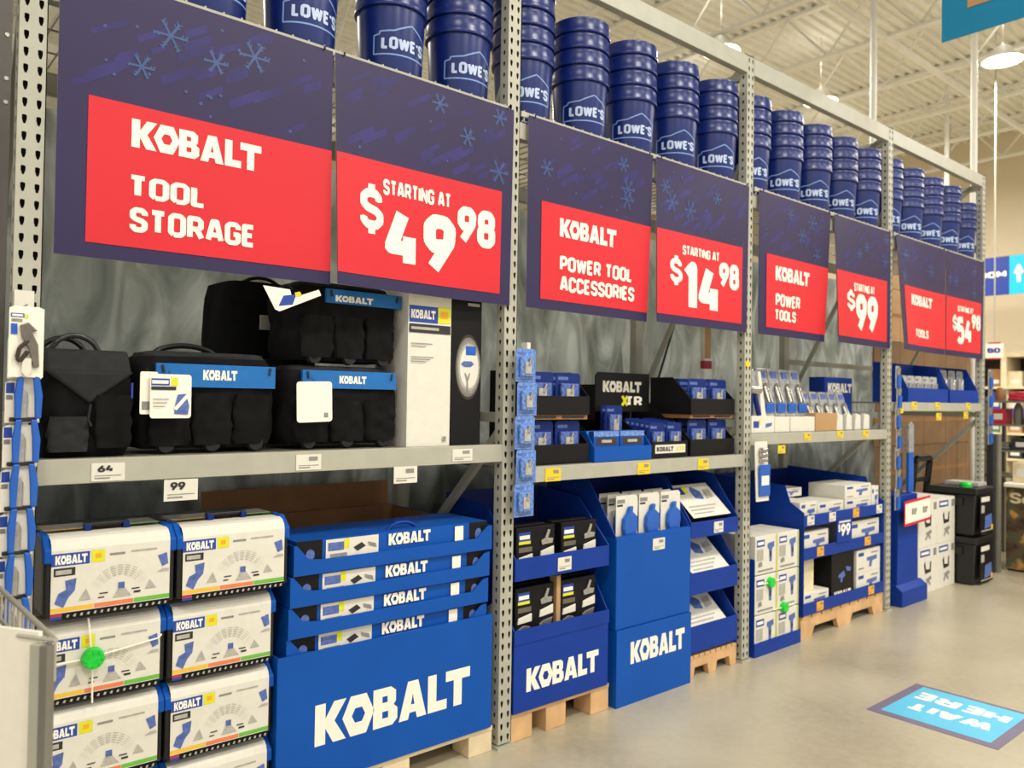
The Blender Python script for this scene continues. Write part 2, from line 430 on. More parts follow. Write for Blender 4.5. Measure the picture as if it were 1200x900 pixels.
# ------------------------------------------------------------------ racking
PW, PD = 0.075, 0.055
mb = MB()
H = 3.70
rows = int(H / 0.0508)
def holed(mb, P, w, cols, z0, n, pitch, hw, hh):
    """a plate with teardrop holes; P(u,z) places it"""
    cw = w / cols
    for c in range(cols):
        for k in range(n):
            u0, u1 = c * cw, (c + 1) * cw; a, b = z0 + k * pitch, z0 + (k + 1) * pitch
            um = (u0 + u1) / 2; zm = (a + b) / 2
            out = [(u0, b), (um, b), (u1, b), (u1, zm), (u1, a), (um, a), (u0, a), (u0, zm)]
            inn = [(um - hw, zm + hh), (um, zm + hh * 1.15), (um + hw, zm + hh), (um + hw, zm), (um + hw * .45, zm - hh), (um, zm - hh * 1.1), (um - hw * .45, zm - hh), (um - hw, zm)]
            vs = [P(*q) for q in out + inn]
            mb.add(vs, [(i, i + 8, (i + 1) % 8 + 8, (i + 1) % 8) for i in range(8)], 'steel')
holed(mb, lambda u, z: (-PW + u, 0, z), PW, 2, 0.02, rows, .0508, .0065, .0125)
holed(mb, lambda u, z: (-PW, PD - u, z), PD, 1, 0.02, rows, .0508, .006, .009)
mb.box(-PW, 0, PD - .003, PD, 0.02, H, 'steel').box(-.003, 0, 0.0, PD, .02, H, 'steel')
mb.box(-PW + .004, -.004, .02, .022, .02, H, 'hole_shade')  # dark plate painting the shade inside the holes
mb.box(-PW - .01, .01, -.01, PD + .015, 0, .012, 'steel')
def upright(i, lab):
    t = thing('rack_upright', lab, 'rack post', (0, 0, 0), 'perforated rack uprights')
    if i == 0:
        mb.build('front_post', t)
        r = MB().box(-PW, 0, .86, .91, .0, H, 'steel')
        r.box(-PW - .01, .01, .85, .92, 0, .012, 'steel'); r.build('rear_post', t)
        for (ya, za, yb, zb_) in [(.86, .62, .055, 1.40), (.86, 1.52, .055, 3.02), (.86, .10, .055, .60), (.86, 3.0, .055, 3.6)]:
            MB().prismx([(ya, za), (yb, zb_), (yb, zb_ + .05), (ya, za + .05)], -PW / 2 - .015, -PW / 2 + .015, 'steel').build('brace', t)
        for z in (.12, 1.46, 3.55):
            MB().box(-PW / 2 - .015, -PW / 2 + .015, PD, .86, z, z + .045, 'steel').build('strut', t)
        upright.p = t
        return t
labs = ['pale grey perforated rack post beside the dark end panel, hung with pliers', 'pale grey perforated rack post beside the tool storage price sign',
        'pale grey perforated rack post with a yellow dot, after the power tool accessories signs', 'pale grey perforated rack post between the power tools and tools signs',
        'last pale grey perforated rack post, behind the black storage totes']
u0 = upright(0, labs[0])
for i in range(1, 5): copy_tree(u0, (1.9 * i, 0, 0), labs[i])
BN = ['tool storage', 'power tool accessories', 'power tools', 'hand tools']
SH = [(1.285, 1.362), (1.180, 1.252), (1.305, 1.375), (1.515, 1.585)]
def beam(x0, x1, z0, z1, y, name, lab, grp):
    q = MB().prismx([(y, z0), (y, z1), (y + .03, z1), (y + .03, z1 - .012), (y + .045, z1 - .012), (y + .045, z0)], x0, x1, 'steel')
    o = recenter(q.build(name, bevel=.002), (x0, y, z0)); return tag(o, lab, 'shelf beam', grp)
for i in range(4):
    x0, x1 = 1.9 * i, 1.9 * (i + 1) - PW
    beam(x0, x1, SH[i][0], SH[i][1], 0.0, 'shelf_beam', 'pale grey steel beam fronting the middle shelf of the %s bay' % BN[i], 'middle shelf beams')
    o = tag(recenter(MB().box(x0, x1, .045, .86, SH[i][1] - .012, SH[i][1], 'steel_dark').build('shelf_deck'), (x0, .5, SH[i][1])),
            'grey deck of the middle shelf in the %s bay' % BN[i], 'shelf')
    beam(x0, x1, 2.762, 2.838, 0.0, 'upper_beam', 'pale grey beam behind the top edge of the %s signs' % BN[i], 'beams behind the signs')
    beam(x0, x1, 2.762, 2.838, 0.87, 'rear_beam', 'rear steel beam under the bucket deck of the %s bay' % BN[i], 'rear deck beams')
    beam(x0, x1, 3.575, 3.68, 0.0, 'top_beam', 'pale grey top rack beam above the buckets of the %s bay' % BN[i], 'topmost rack beams')
    w = MB()
    n = 28
    for k in range(n + 1):
        x = x0 + .02 + (x1 - x0 - .04) * k / n
        w.tube([(x, -.006, 2.893), (x, -.004, 2.845), (x, .90, 2.845)], .0038, 'wire', 6)
    for yy in (.0, .22, .44, .66, .88): w.cyl((x0 + .01, yy, 2.845), (x1 - .01, yy, 2.845), .004, 'wire', 6)
    w.box(x0, x1, -.012, -.004, 2.862, 2.886, 'steel')
    tag(recenter(w.build('wire_deck'), (x0, 0, 2.88)), 'white wire deck carrying the bucket stacks over the %s signs' % BN[i], 'wire shelf', 'wire decks')
# rear rail seen under the power tools sign
tag(recenter(MB().box(5.72, 7.5, .92, .94, 1.895, 1.94, 'steel').build('rear_rail'), (5.72, .92, 1.9)), 'thin grey rail crossing behind the power tools shelf', 'rail')
# plastic sheeting behind the bays
def film(i):
    x0, x1 = 1.9 * i - .05, 1.9 * (i + 1) - .05
    nx, nz = 70, 60; vs = []; fs = []
    for a in range(nx + 1):
        for b in range(nz + 1):
            x = x0 + (x1 - x0) * a / nx; z = .02 + 2.72 * b / nz
            d = .040 * noise.noise((x * 5 + z * 1.4, z * .9, 3)) + .022 * noise.noise((x * 13 - z * 3, z * 3, 5)) + .02 * abs(noise.noise((x * 4, z * 4, 9)))
            vs.append((x, 1.0 + d, z))
    for a in range(nx):
        for b in range(nz):
            k = a * (nz + 1) + b; fs.append((k, k + nz + 1, k + nz + 2, k + 1))
    o = MB().add(vs, fs, 'sheeting').build('plastic_sheet', smooth=True)
    recenter(o, (x0, 1.0, 0))
    tag(o, 'creased grey plastic sheet hanging behind the %s bay' % BN[i], 'plastic sheet', 'sheeting behind the racks')
for i in range(4): film(i)
for i in range(4):      # unseen neighbouring-aisle stock, added to block light through the sheets
    o = MB().box(1.9 * i + .02, 1.9 * i + 1.72, 1.14, 1.75, 0, 1.30, 'brown_dark').box(1.9 * i + .02, 1.9 * i + 1.72, 1.135, 1.14, .60, .66, 'ink').build('unseen_crate', bevel=.01)
    tag(recenter(o, (1.9 * i + .9, 1.45, 0)), 'unseen dark crate blocking light behind the plastic sheet of the %s bay' % BN[i], 'crate', 'crates behind the sheeting')
# ------------------------------------------------------------------ dark end panel next to the first post
t = thing('rack_endcap', 'tall dark grey metal end panel beside the first perforated post', 'panel', (-.5, 0, 0))
MB().box(-1.2, -.092, .0, .03, 0, 3.6, 'end_panel').build('sheet', t, bevel=.003)
q = MB()
for z in (2.62, 2.49, 2.42, 1.0): q.cyl((-.105, -.003, z), (-.105, .0, z), .006, 'chrome', 10)  # chrome dots standing in for bright highlights on the panel
q.build('highlight_speck', t)

# ------------------------------------------------------------------ hanging signs
def sign(name, lab, x0, x1, bend, red, texts, seed):
    z0, z1 = 1.988, 2.872
    W_, H_ = x1 - x0, z1 - z0
    t = thing('hanging_sign', lab, 'sign', (x0, -.02, z0), 'promotional signs hung under the buckets')
    def P(u, v, off):
        du = bend(u, 1 - v)
        return (x0 + u * W_, -.022 + du - off, z0 + v * H_)
    cuts = ([i / 12 for i in range(1, 12)], [i / 10 for i in range(1, 10)])
    b = MB()
    rnd = random.Random(seed)
    ru0, rv0, ru1, rv1 = red
    items = [('r', 0, 0, 1, 1, 'navy')]
    def clear(a, b_, r_): return not (ru0 - r_ < a < ru1 + r_ and rv0 - r_ < b_ < rv1 + r_)
    for k in range(70):
        u, v = rnd.uniform(.02, .9), rnd.uniform(.01, .97); l = rnd.uniform(.05, .14); h = rnd.uniform(.018, .036)
        s_ = .62
        if v + l * s_ + h > .99 or u + l > .99: continue
        if all(clear(u + l * f, v + l * s_ * f + g, .008) for f in (0, .33, .66, 1) for g in (0, h)):
            items.append(('p', [(u, v), (u + l, v + l * s_), (u + l - .006, v + l * s_ + h), (u - .006, v + h)], 'navy_streak'))
    nf = 0
    for k in range(60):
        u, v = rnd.uniform(.05, .95), rnd.uniform(.05, .95); s_ = rnd.choice([.006, .007, .045, .06])
        if not clear(u, v, s_ + .005) or u < s_ or u > 1 - s_ or v > 1 - s_ or v < s_: continue
        if s_ < .01: items.append(('p', [(u + s_ * math.cos(a * .785), v + s_ * math.sin(a * .785)) for a in range(8)], 'flake'))
        elif nf < 4:
            nf += 1
            for a in range(6):
                c_, n_ = math.cos(a * 1.047), math.sin(a * 1.047); w = .0042
                items.append(('p', [(u - n_ * w, v + c_ * w), (u + n_ * w, v - c_ * w), (u + c_ * s_ + n_ * w, v + n_ * s_ - c_ * w), (u + c_ * s_ - n_ * w, v + n_ * s_ + c_ * w)], 'flake'))
                for q in (.55, .8):
                    for sg in (1, -1):
                        an = a * 1.047 + sg * .7; bx, by = u + c_ * s_ * q, v + n_ * s_ * q; e = s_ * .28
                        items.append(('p', [(bx, by), (bx + math.cos(an) * e + .003, by + math.sin(an) * e), (bx + math.cos(an) * e - .003, by + math.sin(an) * e + .006)], 'flake'))
    base = MB().art(P, items[:1], 0.0, cuts).art(lambda u, v, o: P(u, v, .0003 + o), items[1:], 0.00001, cuts)
    base.art(lambda u, v, o: P(u, v, -.004), [('r', 0, 0, 1, 1, 'paper_grey')], 0, cuts)
    base.v = [v for v in base.v]
    base.build('sign_board', t)
    MB().art(lambda u, v, o: P(u, v, .0022), [('r', ru0, rv0, ru1, rv1, 'red')], 0, cuts).build('red_panel', t)
    its = []
    for tx in texts:
        s_, a, c, b_, d = tx[:5]
        a, b_ = (a - x0) / W_, (b_ - x0) / W_; c, d = (c - z0) / H_, (d - z0) / H_
        its.append(('k', a, c, b_, d, 'white_print') if s_ == '@K' else ('t', a, c, b_, d, 'white_print', s_, tx[5] if len(tx) > 5 else .03))
    for it in its: MB().art(lambda u, v, o: P(u, v, .0036 + o), [it], 0, cuts).build('lettering', t)
    # clips that hold the sign on the rail
    q = MB()
    for u in (.04, .96): q.cyl((x0 + u * W_, -.028, z1 - .004), (x0 + u * W_, -.028, z1 + .008), .004, 'ink', 6)
    q.build('hanging_clip', t)
    return t
def fr(x0, x1, a, c, b, d): return ((a - x0) / (x1 - x0), (c - 1.988) / .884, (b - x0) / (x1 - x0), (d - 1.988) / .884)
BX = [(.025, .940, .950, 1.845), (1.935, 2.822, 2.848, 3.722), (3.832, 4.712, 4.760, 5.620), (5.712, 6.640, 6.655, 7.510)]
RZ0, RZ1 = 2.035, 2.492
def pair(i, tl, tr, bl, br, names):
    a, b, c, d = BX[i]
    sign('hanging_sign', names[0], a, b, bl, fr(a, b, a + .085, RZ0, b - .001, RZ1), tl, 11 + i * 2)
    sign('hanging_sign', names[1], c, d, br, fr(c, d, c + .001, RZ0, d - .062, RZ1), tr, 12 + i * 2)
pair(0, [('@K', .236, 2.357, .665, 2.448), ('TOOL', .238, 2.196, .467, 2.268), ('STORAGE', .236, 2.085, .640, 2.165)],
     [('STARTING AT', 1.159, 2.365, 1.493, 2.428, .035), ('$', 1.053, 2.200, 1.160, 2.395, .01), ('49', 1.168, 2.090, 1.528, 2.330, .05), ('98', 1.536, 2.226, 1.748, 2.390, .05)],
     lambda u, v: -.012 * u * u * v, lambda u, v: -.050 * (1 - u) ** 2 * v + .012 * u * v,
     ['navy and red hanging sign reading tool storage', 'navy and red hanging price sign reading 49.98, beside the tool storage sign'])
pair(1, [('@K', 2.140, 2.342, 2.544, 2.430), ('POWER TOOL', 2.143, 2.180, 2.671, 2.252), ('ACCESSORIES', 2.145, 2.082, 2.700, 2.156)],
     [('STARTING AT', 3.072, 2.375, 3.414, 2.428, .035), ('$', 2.962, 2.200, 3.07, 2.362, .01), ('14', 3.086, 2.090, 3.408, 2.345, .05), ('98', 3.420, 2.228, 3.623, 2.378, .045)],
     lambda u, v: .033 * u * u * v, lambda u, v: -.014 * (1 - u) * v + .008 * u * v,
     ['navy and red hanging sign reading power tool accessories', 'navy and red hanging price sign reading 14.98, beside the power tool accessories sign'])
pair(2, [('@K', 4.020, 2.338, 4.446, 2.428), ('POWER', 4.023, 2.175, 4.330, 2.255), ('TOOLS', 4.023, 2.085, 4.279, 2.155)],
     [('STARTING AT', 5.017, 2.365, 5.342, 2.425, .03), ('$', 4.907, 2.220, 5.03, 2.37, .01), ('99', 5.044, 2.088, 5.40, 2.352, .045)],
     lambda u, v: .042 * u * u * v, lambda u, v: -.038 * (1 - u) ** 1.5 * v,
     ['navy and red hanging sign reading power tools, beside the 99 price', 'navy and red hanging price sign reading 99, beside the power tools sign'])
pair(3, [('@K', 5.929, 2.350, 6.361, 2.432), ('TOOLS', 6.0, 2.100, 6.282, 2.165)],
     [('STARTING AT', 6.903, 2.375, 7.247, 2.428, .03), ('$', 6.795, 2.205, 6.89, 2.345, .01), ('54', 6.889, 2.098, 7.212, 2.335, .045), ('98', 7.225, 2.240, 7.43, 2.378, .045)],
     lambda u, v: -.070 * (1 - u) ** 2 * v, lambda u, v: .010 * u * v,
     ['navy and red hanging sign with the single word tools, its lower corner curled', 'navy and red hanging price sign reading 54.98, at the end of the racks'])

# ------------------------------------------------------------------ buckets
def bucket(i, loc, lab, rz):
    t = thing('plastic_bucket', lab, 'bucket', loc, 'blue store buckets on the top deck')
    pr = [(.0, .004), (.122, .004), (.126, .0), (.129, .01), (.1425, .308), (.1530, .309), (.1545, .313), (.1545, .322), (.1515, .330), (.1500, .370), (.1510, .374), (.149, .380), (.1465, .380), (.1405, .300), (.1275, .012), (.0, .010)]
    b = MB().lathe(pr, 'bucket', 44)
    b.v = [(x + loc[0], y + loc[1], z + loc[2]) for x, y, z in b.v]
    b.build('bucket_shell', t, True)
    if i == 0:
        w, z0, h = .245, .110, .130
        def P(u, v, off):
            z = z0 + v * h; r = .1290 + (z - .01) * .0443 + .0012 + off; a = (u - .5) * w / r
            return (loc[0] + r * math.sin(a), loc[1] - r * math.cos(a), loc[2] + z)
        pts = [(0, .0), (0, .58), (.10, .62), (.10, .70), (.34, .74), (.66, 1), (1.0, .68), (1.0, .0)]
        its = []
        for k in range(len(pts)):
            (a, b_), (c, d) = pts[k], pts[(k + 1) % len(pts)]
            dx, dy = (c - a) * w, (d - b_) * h; L_ = math.hypot(dx, dy); nx, ny = -dy / L_ * .0032 / w, dx / L_ * .0032 / h
            its.append(('p', [(a - nx, b_ - ny), (c - nx, d - ny), (c + nx, d + ny), (a + nx, b_ + ny)], 'logo_line'))
        its.append(('t', .13, .16, .97, .54, 'logo_text', "LOWE'S", .05))
        MB().art(P, its, 0, ([k / 14 for k in range(1, 14)], [])).build('printed_logo', t)
    t.rotation_euler.z = rz
    return t
bk0 = bk1 = None
def BL(level, n, k, bay):
    lv = 'only bucket' if n == 1 else ('lowest bucket' if level == 0 else ('topmost bucket' if level == n - 1 else '%s bucket up' % ORD[level]))
    return 'blue %s in stack %s above the %s signs, counted away from the aisle front' % (lv, ['one', 'two', 'three', 'four', 'five'][k], BN[bay])
BL = lambda level, n, k, bay: 'blue plastic bucket, %s of the %s stack along above the %s signs' % (
    'lowest' if level == 0 else ('topmost' if level == n - 1 else '%s up' % ORD[level]), ORD[k], BN[bay])
for bay in range(4):
    for k in range(5):
        x = 1.9 * bay + .11 + .040 + k * .382
        if bay == 0: x = [.15, .525, .885, 1.295, 1.655][k]
        n = [4, 4, 4, 4, 4][k]
        if bay == 0: n = [2, 2, 3, 4, 4][k]
        if bay == 3: n = [4, 4, 4, 4, 3][k]
        if bay == 1 and k == 0: n = 5
        y = .150 + random.uniform(-.006, .006)
        th = math.atan2(x + .487, y + 2.757)
        for l in range(n):
            rz = -(th - R((24, 14, 15, 17)[bay] + random.uniform(-3, 3))) if l == 0 else random.uniform(0, 6)
            loc = (x, y, 2.853 + l * .082)
            lab = BL(l, n, k, bay)
            if l == 0:
                if bk0 is None: bk0 = bucket(0, loc, lab, rz)
                else: copy_tree(bk0, loc, lab, rz)
            else:
                if bk1 is None: bk1 = bucket(1, loc, lab, rz)
                else: copy_tree(bk1, loc, lab, rz)


# ------------------------------------------------------------------ small repeated things
def price_tag(x0, x1, z0, z1, y, m, lab, txt=None, plane='front', cat='price tag'):
    b = MB().box(x0, x1, y - .0015, y, z0, z1, m)
    its = [('r', .1, .12, .55, .2, 'ink_grey'), ('r', .1, .28, .9, .32, 'ink_grey')]
    if txt: its.append(('t', .18, .5, .62, .88, 'ink', txt, .02))
    else: its.append(('r', .5, .6, .85, .85, 'ink_grey'))
    b.front(x0, z0, x1, z1, y - .0015, its)
    o = recenter(b.build('price_tag'), ((x0 + x1) / 2, y, z0))
    return tag(o, lab, cat, 'shelf price tags')
price_tag(.148, .246, 1.290, 1.347, -.001, 'paper', 'white price tag reading 64 on the beam under the black tote bags', '64')
price_tag(.367, .477, 1.212, 1.283, -.003, 'paper', 'white price tag reading 99 hanging below the tool storage shelf beam', '99')
price_tag(.833, .934, 1.292, 1.350, -.001, 'paper', 'white price tag on the beam below the bag with a blank white card')
price_tag(1.254, 1.366, 1.219, 1.287, -.003, 'paper', 'white price tag hanging below the beam near the tall white carton')
price_tag(1.546, 1.653, 1.297, 1.349, -.001, 'paper', 'white price tag on the beam below the black glossy carton')
for x, o in ((2.09, 'first'), (2.75, 'second'), (3.27, 'third')):
    price_tag(x, x + .10, 1.180, 1.242, -.001, 'yellow', 'yellow price tag, %s on the power tool accessories shelf beam' % o)
for k, (x, z) in enumerate(((4.10, 1.245), (4.42, 1.318), (4.86, 1.325), (5.24, 1.322))):
    price_tag(x, x + .085, z, z + .052, -.003 if k == 0 else -.001, 'yellow', ['yellow price tag hanging below the power tools shelf beam', 'yellow price tag on the power tools beam below the pliers packs',
              'yellow price tag on the power tools beam below the brown carton', 'yellow price tag on the power tools beam below the small white packs'][k])
for k, (x, z) in enumerate(((5.80, 1.50), (6.05, 1.53), (6.50, 1.53), (7.15, 1.53), (6.52, 1.44), (7.10, 1.45))):
    price_tag(x, x + .10, z, z + .06, -.003 if k > 3 else -.001, 'yellow', 'yellow price tag on the hand tools shelf beam, %s' % ['next to the hanging tools', 'under the first blue tray', 'in the middle of the beam', 'near the last post',
              'hanging below its middle', 'hanging below its far end'][k])
tag(recenter(MB().cyl((3.757, -.003, 1.80), (3.757, 0, 1.80), .022, 'yellow', 8).build('round_sticker'), (3.757, 0, 1.8)), 'yellow round sticker on the perforated post above the white packs', 'sticker')

# plier packages hanging on the first post
def plier_pack(loc, lab, first=False):
    x, y, z = loc
    t = thing('plier_package', lab, 'packaged pliers', loc, 'pliers hanging on the first post')
    h = .205 if first else .122
    b = MB().prism([(x - .044, z - h), (x + .044, z - h), (x + .044, z - .006), (x + .032, z), (x - .032, z), (x - .044, z - .006)], y, y + .0015, 'white_print')
    if first: b.front(x - .042, z - .205, x + .042, z, y, [('r', .02, .84, .42, .90, 'label_blue'), ('r', .06, .855, .38, .885, 'white_print'), ('r', .44, .83, .54, .89, 'lime'), ('r', .04, .78, .36, .82, 'ink_grey'), ('r', .03, .60, .22, .75, 'tool_blue')])
    else: b.front(x - .042, z - h, x + .042, z, y, [('r', .0, .70, .25, .95, 'label_blue'), ('r', .0, .55, .2, .66, 'ink_grey')])
    b.build('backing_card', t)
    if first:
        MB().prism([(x - .018, z - .055), (x + .002, z - .046), (x + .026, z - .070), (x + .012, z - .074), (x + .028, z - .11), (x + .032, z - .175), (x + .018, z - .178), (x + .004, z - .12), (x - .014, z - .088)], y - .014, y - .002, 'tool_grey').build('plier_jaw', t, bevel=.002)
        q = MB().tube([(x + .004, y - .010, z - .10), (x - .018, y - .010, z - .12), (x - .024, y - .010, z - .15), (x - .016, y - .010, z - .16), (x + .002, y - .010, z - .13)], .006, 'brown_dark')
        q.prism([(x - .010, z - .150), (x + .012, z - .15), (x + .012, z - .19), (x, z - .205), (x - .012, z - .19)], y - .012, y - .003, 'paper'); q.build('handle', t, True)
        return t
    MB().prism([(x - .012, z - .03), (x + .002, z - .022), (x + .012, z - .04), (x + .010, z - .11), (x - .008, z - .112), (x - .012, z - .07)], y - .012, y - .002, 'chrome').build('plier_jaw', t, bevel=.002)
    MB().box(x - .034, x + .036, y - .013, y - .002, z - .118, z - .106, 'ink').build('joint_collar', t, bevel=.003)
    for a, c in ((-.012, -.018), (.026, .033)):
        q = MB().prism([(x + a - .008, z - .112), (x + a + .008, z - .112), (x + c + .011, z - .17), (x + c + .008, z - .238), (x + c - .008, z - .238), (x + c - .010, z - .17)], y - .030, y - .0145, 'tool_blue')
        q.build('handle', t, bevel=.004)
    return t
plier_pack((-.050, -.085, 1.815), 'grey-jawed pliers with a full white backing card, topmost on the first post', True)
pp = None
for k in range(7):
    loc = (-.048 - .003 * k, -.055, 1.728 - .1285 * k); lab = 'blue-handled pliers on a white card, %s down the strip on the first post' % ORD[k + 1]
    if pp is None: pp = plier_pack(loc, lab)
    else: copy_tree(pp, loc, lab)
# a white hook strip top
tag(recenter(MB().box(-.073, -.022, -.02, -.004, 1.818, 1.868, 'paper').cyl((-.047, -.06, 1.822), (-.047, -.0, 1.822), .003, 'chrome', 6).build('hook_bracket'), (-.047, -.01, 1.82)),
    'small white hook bracket clipped to the first perforated post above the pliers', 'bracket')

def card_pack(name, loc, lab, grp, w, h, body='blister', back='label_blue', head='clear_pack', cat='packaged tool', tool='bit', clone=None):
    if clone is not None: return copy_tree(clone, loc, lab)
    x, y, z = loc
    t = thing(name, lab, cat, loc, grp)
    b = MB().prism([(x - w / 2, z), (x + w / 2, z), (x + w / 2, z + h * .94), (x + w * .42, z + h), (x - w * .42, z + h), (x - w / 2, z + h * .94)], y, y + .002, back)
    b.front(x - w / 2, z, x + w / 2, z + h, y, [('r', .10, .82, .5, .9, 'pic_blue'), ('r', .06, .05, .9, .09, 'pic_blue')])
    b.build('backing_card', t)
    bl = MB().box(x - w * .36, x + w * .36, y - .018, y - .001, z + h * .16, z + h * .74, body).build('blister', t, bevel=.005)
    q = MB()
    if tool == 'bit':
        for k in range(3): q.cyl((x - w * .2 + k * w * .2, y - .021, z + h * .2), (x - w * .2 + k * w * .2, y - .021, z + h * .68), .005, 'chrome', 8)
    else:
        q.box(x - w * .18, x + w * .12, y - .024, y - .016, z + h * .25, z + h * .6, 'paper_grey').cyl((x, y - .022, z + h * .5), (x + w * .1, y - .022, z + h * .7), .008, 'chrome', 8)
    q.build('tool', bl)
    return t
# blue packs on the strip of the second post
c0 = None
for k in range(5):
    loc = (1.918 + (.006 if k % 2 else -.004), -.05, 1.645 - k * .152)
    lab = 'pale blue blister pack with grey part, %s down the strip on the second post' % ORD[k]
    if c0 is None: c0 = card_pack('blister_pack', loc, lab, 'blister packs on the second post', .118, .150, 'blister_bright', 'blister_bright', tool='sq')
    else: copy_tree(c0, loc, lab)
tag(recenter(MB().box(1.925, 1.945, -.045, -.004, 1.795, 1.825, 'paper').build('hook_bracket'), (1.935, -.01, 1.8)), 'small white hook bracket above the blue blister packs', 'bracket')

# ------------------------------------------------------------------ bay one, upper shelf: bags
def rbox(mb, x0, x1, y0, y1, z0, z1, m, taper=0.0, r=0.25, lump=.004, n=12, seed=0):
    """soft stuffed box"""
    cx, cy = (x0 + x1) / 2, (y0 + y1) / 2; a, b_ = (x1 - x0) / 2, (y1 - y0) / 2
    k = 40; vs = []; fs = []
    for j in range(n + 1):
        t = j / n; z = z0 + (z1 - z0) * t
        e = 1 - r * .35 * (max(0, abs(t - .5) * 2 - .72) / .28) ** 2
        s_ = e * (1 - taper * t)
        for i in range(k):
            an = 6.283185 * i / k; c_, n_ = math.cos(an), math.sin(an)
            p = 1 / (abs(c_) ** 7 + abs(n_) ** 7) ** (1 / 7)
            d = lump * noise.noise((c_ * 2 + seed, n_ * 2, t * 5)) * 2
            vs.append((cx + (a * s_ + d) * c_ * p, cy + (b_ * s_ + d) * n_ * p, z))
    for j in range(n):
        for i in range(k): fs.append((j * k + i, j * k + (i + 1) % k, (j + 1) * k + (i + 1) % k, (j + 1) * k + i))
    fs.append(tuple(range(k - 1, -1, -1))); fs.append(tuple(n * k + i for i in range(k)))
    return mb.add(vs, fs, m)
def strap(x0, x1, y, z, h, m='black', r=.008, n=10):
    pts = [(x0 + (x1 - x0) * i / n, y, z + h * math.sin(math.pi * i / n) ** .6) for i in range(n + 1)]
    return MB().tube(pts, r, m, 8)
DK = 1.362
# tote seen end-on
t = thing('tool_tote_bag', 'black soft tool tote with looped handles, next to the hanging pliers', 'tool bag', (.15, .2, DK), 'black tool bags')
q = MB(); rbox(q, .015, .285, .055, .46, DK, DK + .275, 'black_cloth', -.03, seed=1); q.build('bag_body', t, True)
q = MB().prismx([(.045, DK + .27), (.47, DK + .27), (.42, DK + .345), (.10, DK + .345)], .025, .275, 'charcoal_cloth')
q.prism([(.018, DK + .275), (.282, DK + .275), (.15, DK + .17)], .038, .058, 'charcoal_cloth')
q.build('top_flap', t, bevel=.012)
for y in (.12, .30): strap(.05, .19, y, DK + .34, .05, 'black', .009).build('handle', t, True)
q = MB(); rbox(q, .165, .272, .028, .06, DK + .03, DK + .20, 'black_cloth', seed=3); q.build('end_pocket', t, True)
q = MB(); rbox(q, .035, .145, .032, .06, DK + .02, DK + .13, 'charcoal_cloth', seed=4); q.build('end_pocket', t, True)
MB().tube([(.15, .035, DK + .17), (.143, .03, DK + .12), (.152, .03, DK + .10)], .004, 'charcoal_cloth').build('zip_pull', t)
MB().box(.268, .274, .03, .034, DK + .18, DK + .24, 'label_blue').build('side_label', t)

def wide_bag(x0, x1, y0, dep, z0, h, lab, bx, text, straps=True, nfeet=3, seed=0):
    t = thing('tool_bag', lab, 'tool bag', ((x0 + x1) / 2, y0 + dep / 2, z0), 'black tool bags')
    q = MB(); rbox(q, x0, x1, y0, y0 + dep, z0 + .018, z0 + h, 'black_cloth', .02, seed=seed, lump=.005); q.build('bag_body', t, True)
    q = MB(); rbox(q, x0 + .02, x1 - .02, y0 + .02, y0 + dep - .02, z0 + h - .02, z0 + h + .02, 'charcoal_cloth', .1, seed=seed + 1); q.build('zip_lid', t, True)
    w = (x1 - x0); np_ = 3
    for k in range(np_):
        a = x0 + .03 + (w - .06) * k / np_; b_ = a + (w - .06) / np_ - .008
        q = MB(); rbox(q, a, b_, y0 - .018, y0 + .03, z0 + .03, z0 + h * .62, 'black_cloth', .0, seed=seed + 5 + k, lump=.006, n=8); q.build('pocket', t, True)
    if bx:
        bn = MB().box(bx[0], bx[1], y0 - .010, y0 + .004, bx[2], bx[3], 'band_blue')
        if text: bn.front(text[0], text[2], text[1], text[3], y0 - .0105, [('k', 0, 0, 1, 1, 'white_print')])
        bn = bn.build('blue_band', t, bevel=.002)
        MB().cyl((bx[0] + .02, y0 - .011, bx[3] - .006), (bx[0] + .024, y0 - .013, bx[3] - .03), .005, 'ink', 8).build('zip_pull', bn)
        MB().cyl((bx[1] - .02, y0 - .011, bx[3] - .006), (bx[1] - .024, y0 - .013, bx[3] - .03), .005, 'ink', 8).build('zip_pull', bn)
    for k in range(nfeet):
        cx = x0 + w * (.18 + .32 * k)
        MB().cyl((cx, y0 + .01, z0 + .032), (cx, y0 - .012, z0 + .032), .030, 'charcoal_cloth', 18, .026).build('foot_stud', t, True)
    if straps:
        strap(x0 + w * .16, x0 + w * .62, y0 + dep * .45, z0 + h + .01, .035, 'black', .010).build('handle', t, True)
    return t
wide_bag(.305, .795, .075, .30, DK, .335, 'wide black tool bag with blue band behind the printed hang tag', (.355, .776, 1.592, 1.672), (.511, .632, 1.618, 1.653), seed=10)
wide_bag(.825, 1.335, .075, .30, DK, .305, 'wide black tool bag with blue band and blank white card, under another bag', (.885, 1.300, 1.598, 1.667), (1.040, 1.160, 1.618, 1.648), straps=False, seed=20)
wide_bag(.86, 1.338, .10, .28, DK + .327, .31, 'black tool bag stacked on another bag, mostly hidden by the price sign', (.99, 1.335, 1.935, 1.99), (1.03, 1.20, 1.942, 1.967), straps=False, seed=30)
t = thing('rolling_tool_bag', 'tall plain black bag standing behind the wide tool bags', 'tool bag', (.9, .6, DK), 'black tool bags')
q = MB(); rbox(q, .745, 1.16, .46, .80, DK + .01, 2.04, 'black_cloth', 0, seed=40); q.build('bag_body', t, True)
MB().box(.80, 1.10, .445, .47, 1.45, 1.72, 'charcoal_cloth').build('pocket', t, bevel=.01)
MB().box(.875, .925, .438, .452, 1.84, 1.90, 'paper_grey').build('care_label', t)
strap(.85, 1.05, .62, 2.03, .05).build('handle', t, True)
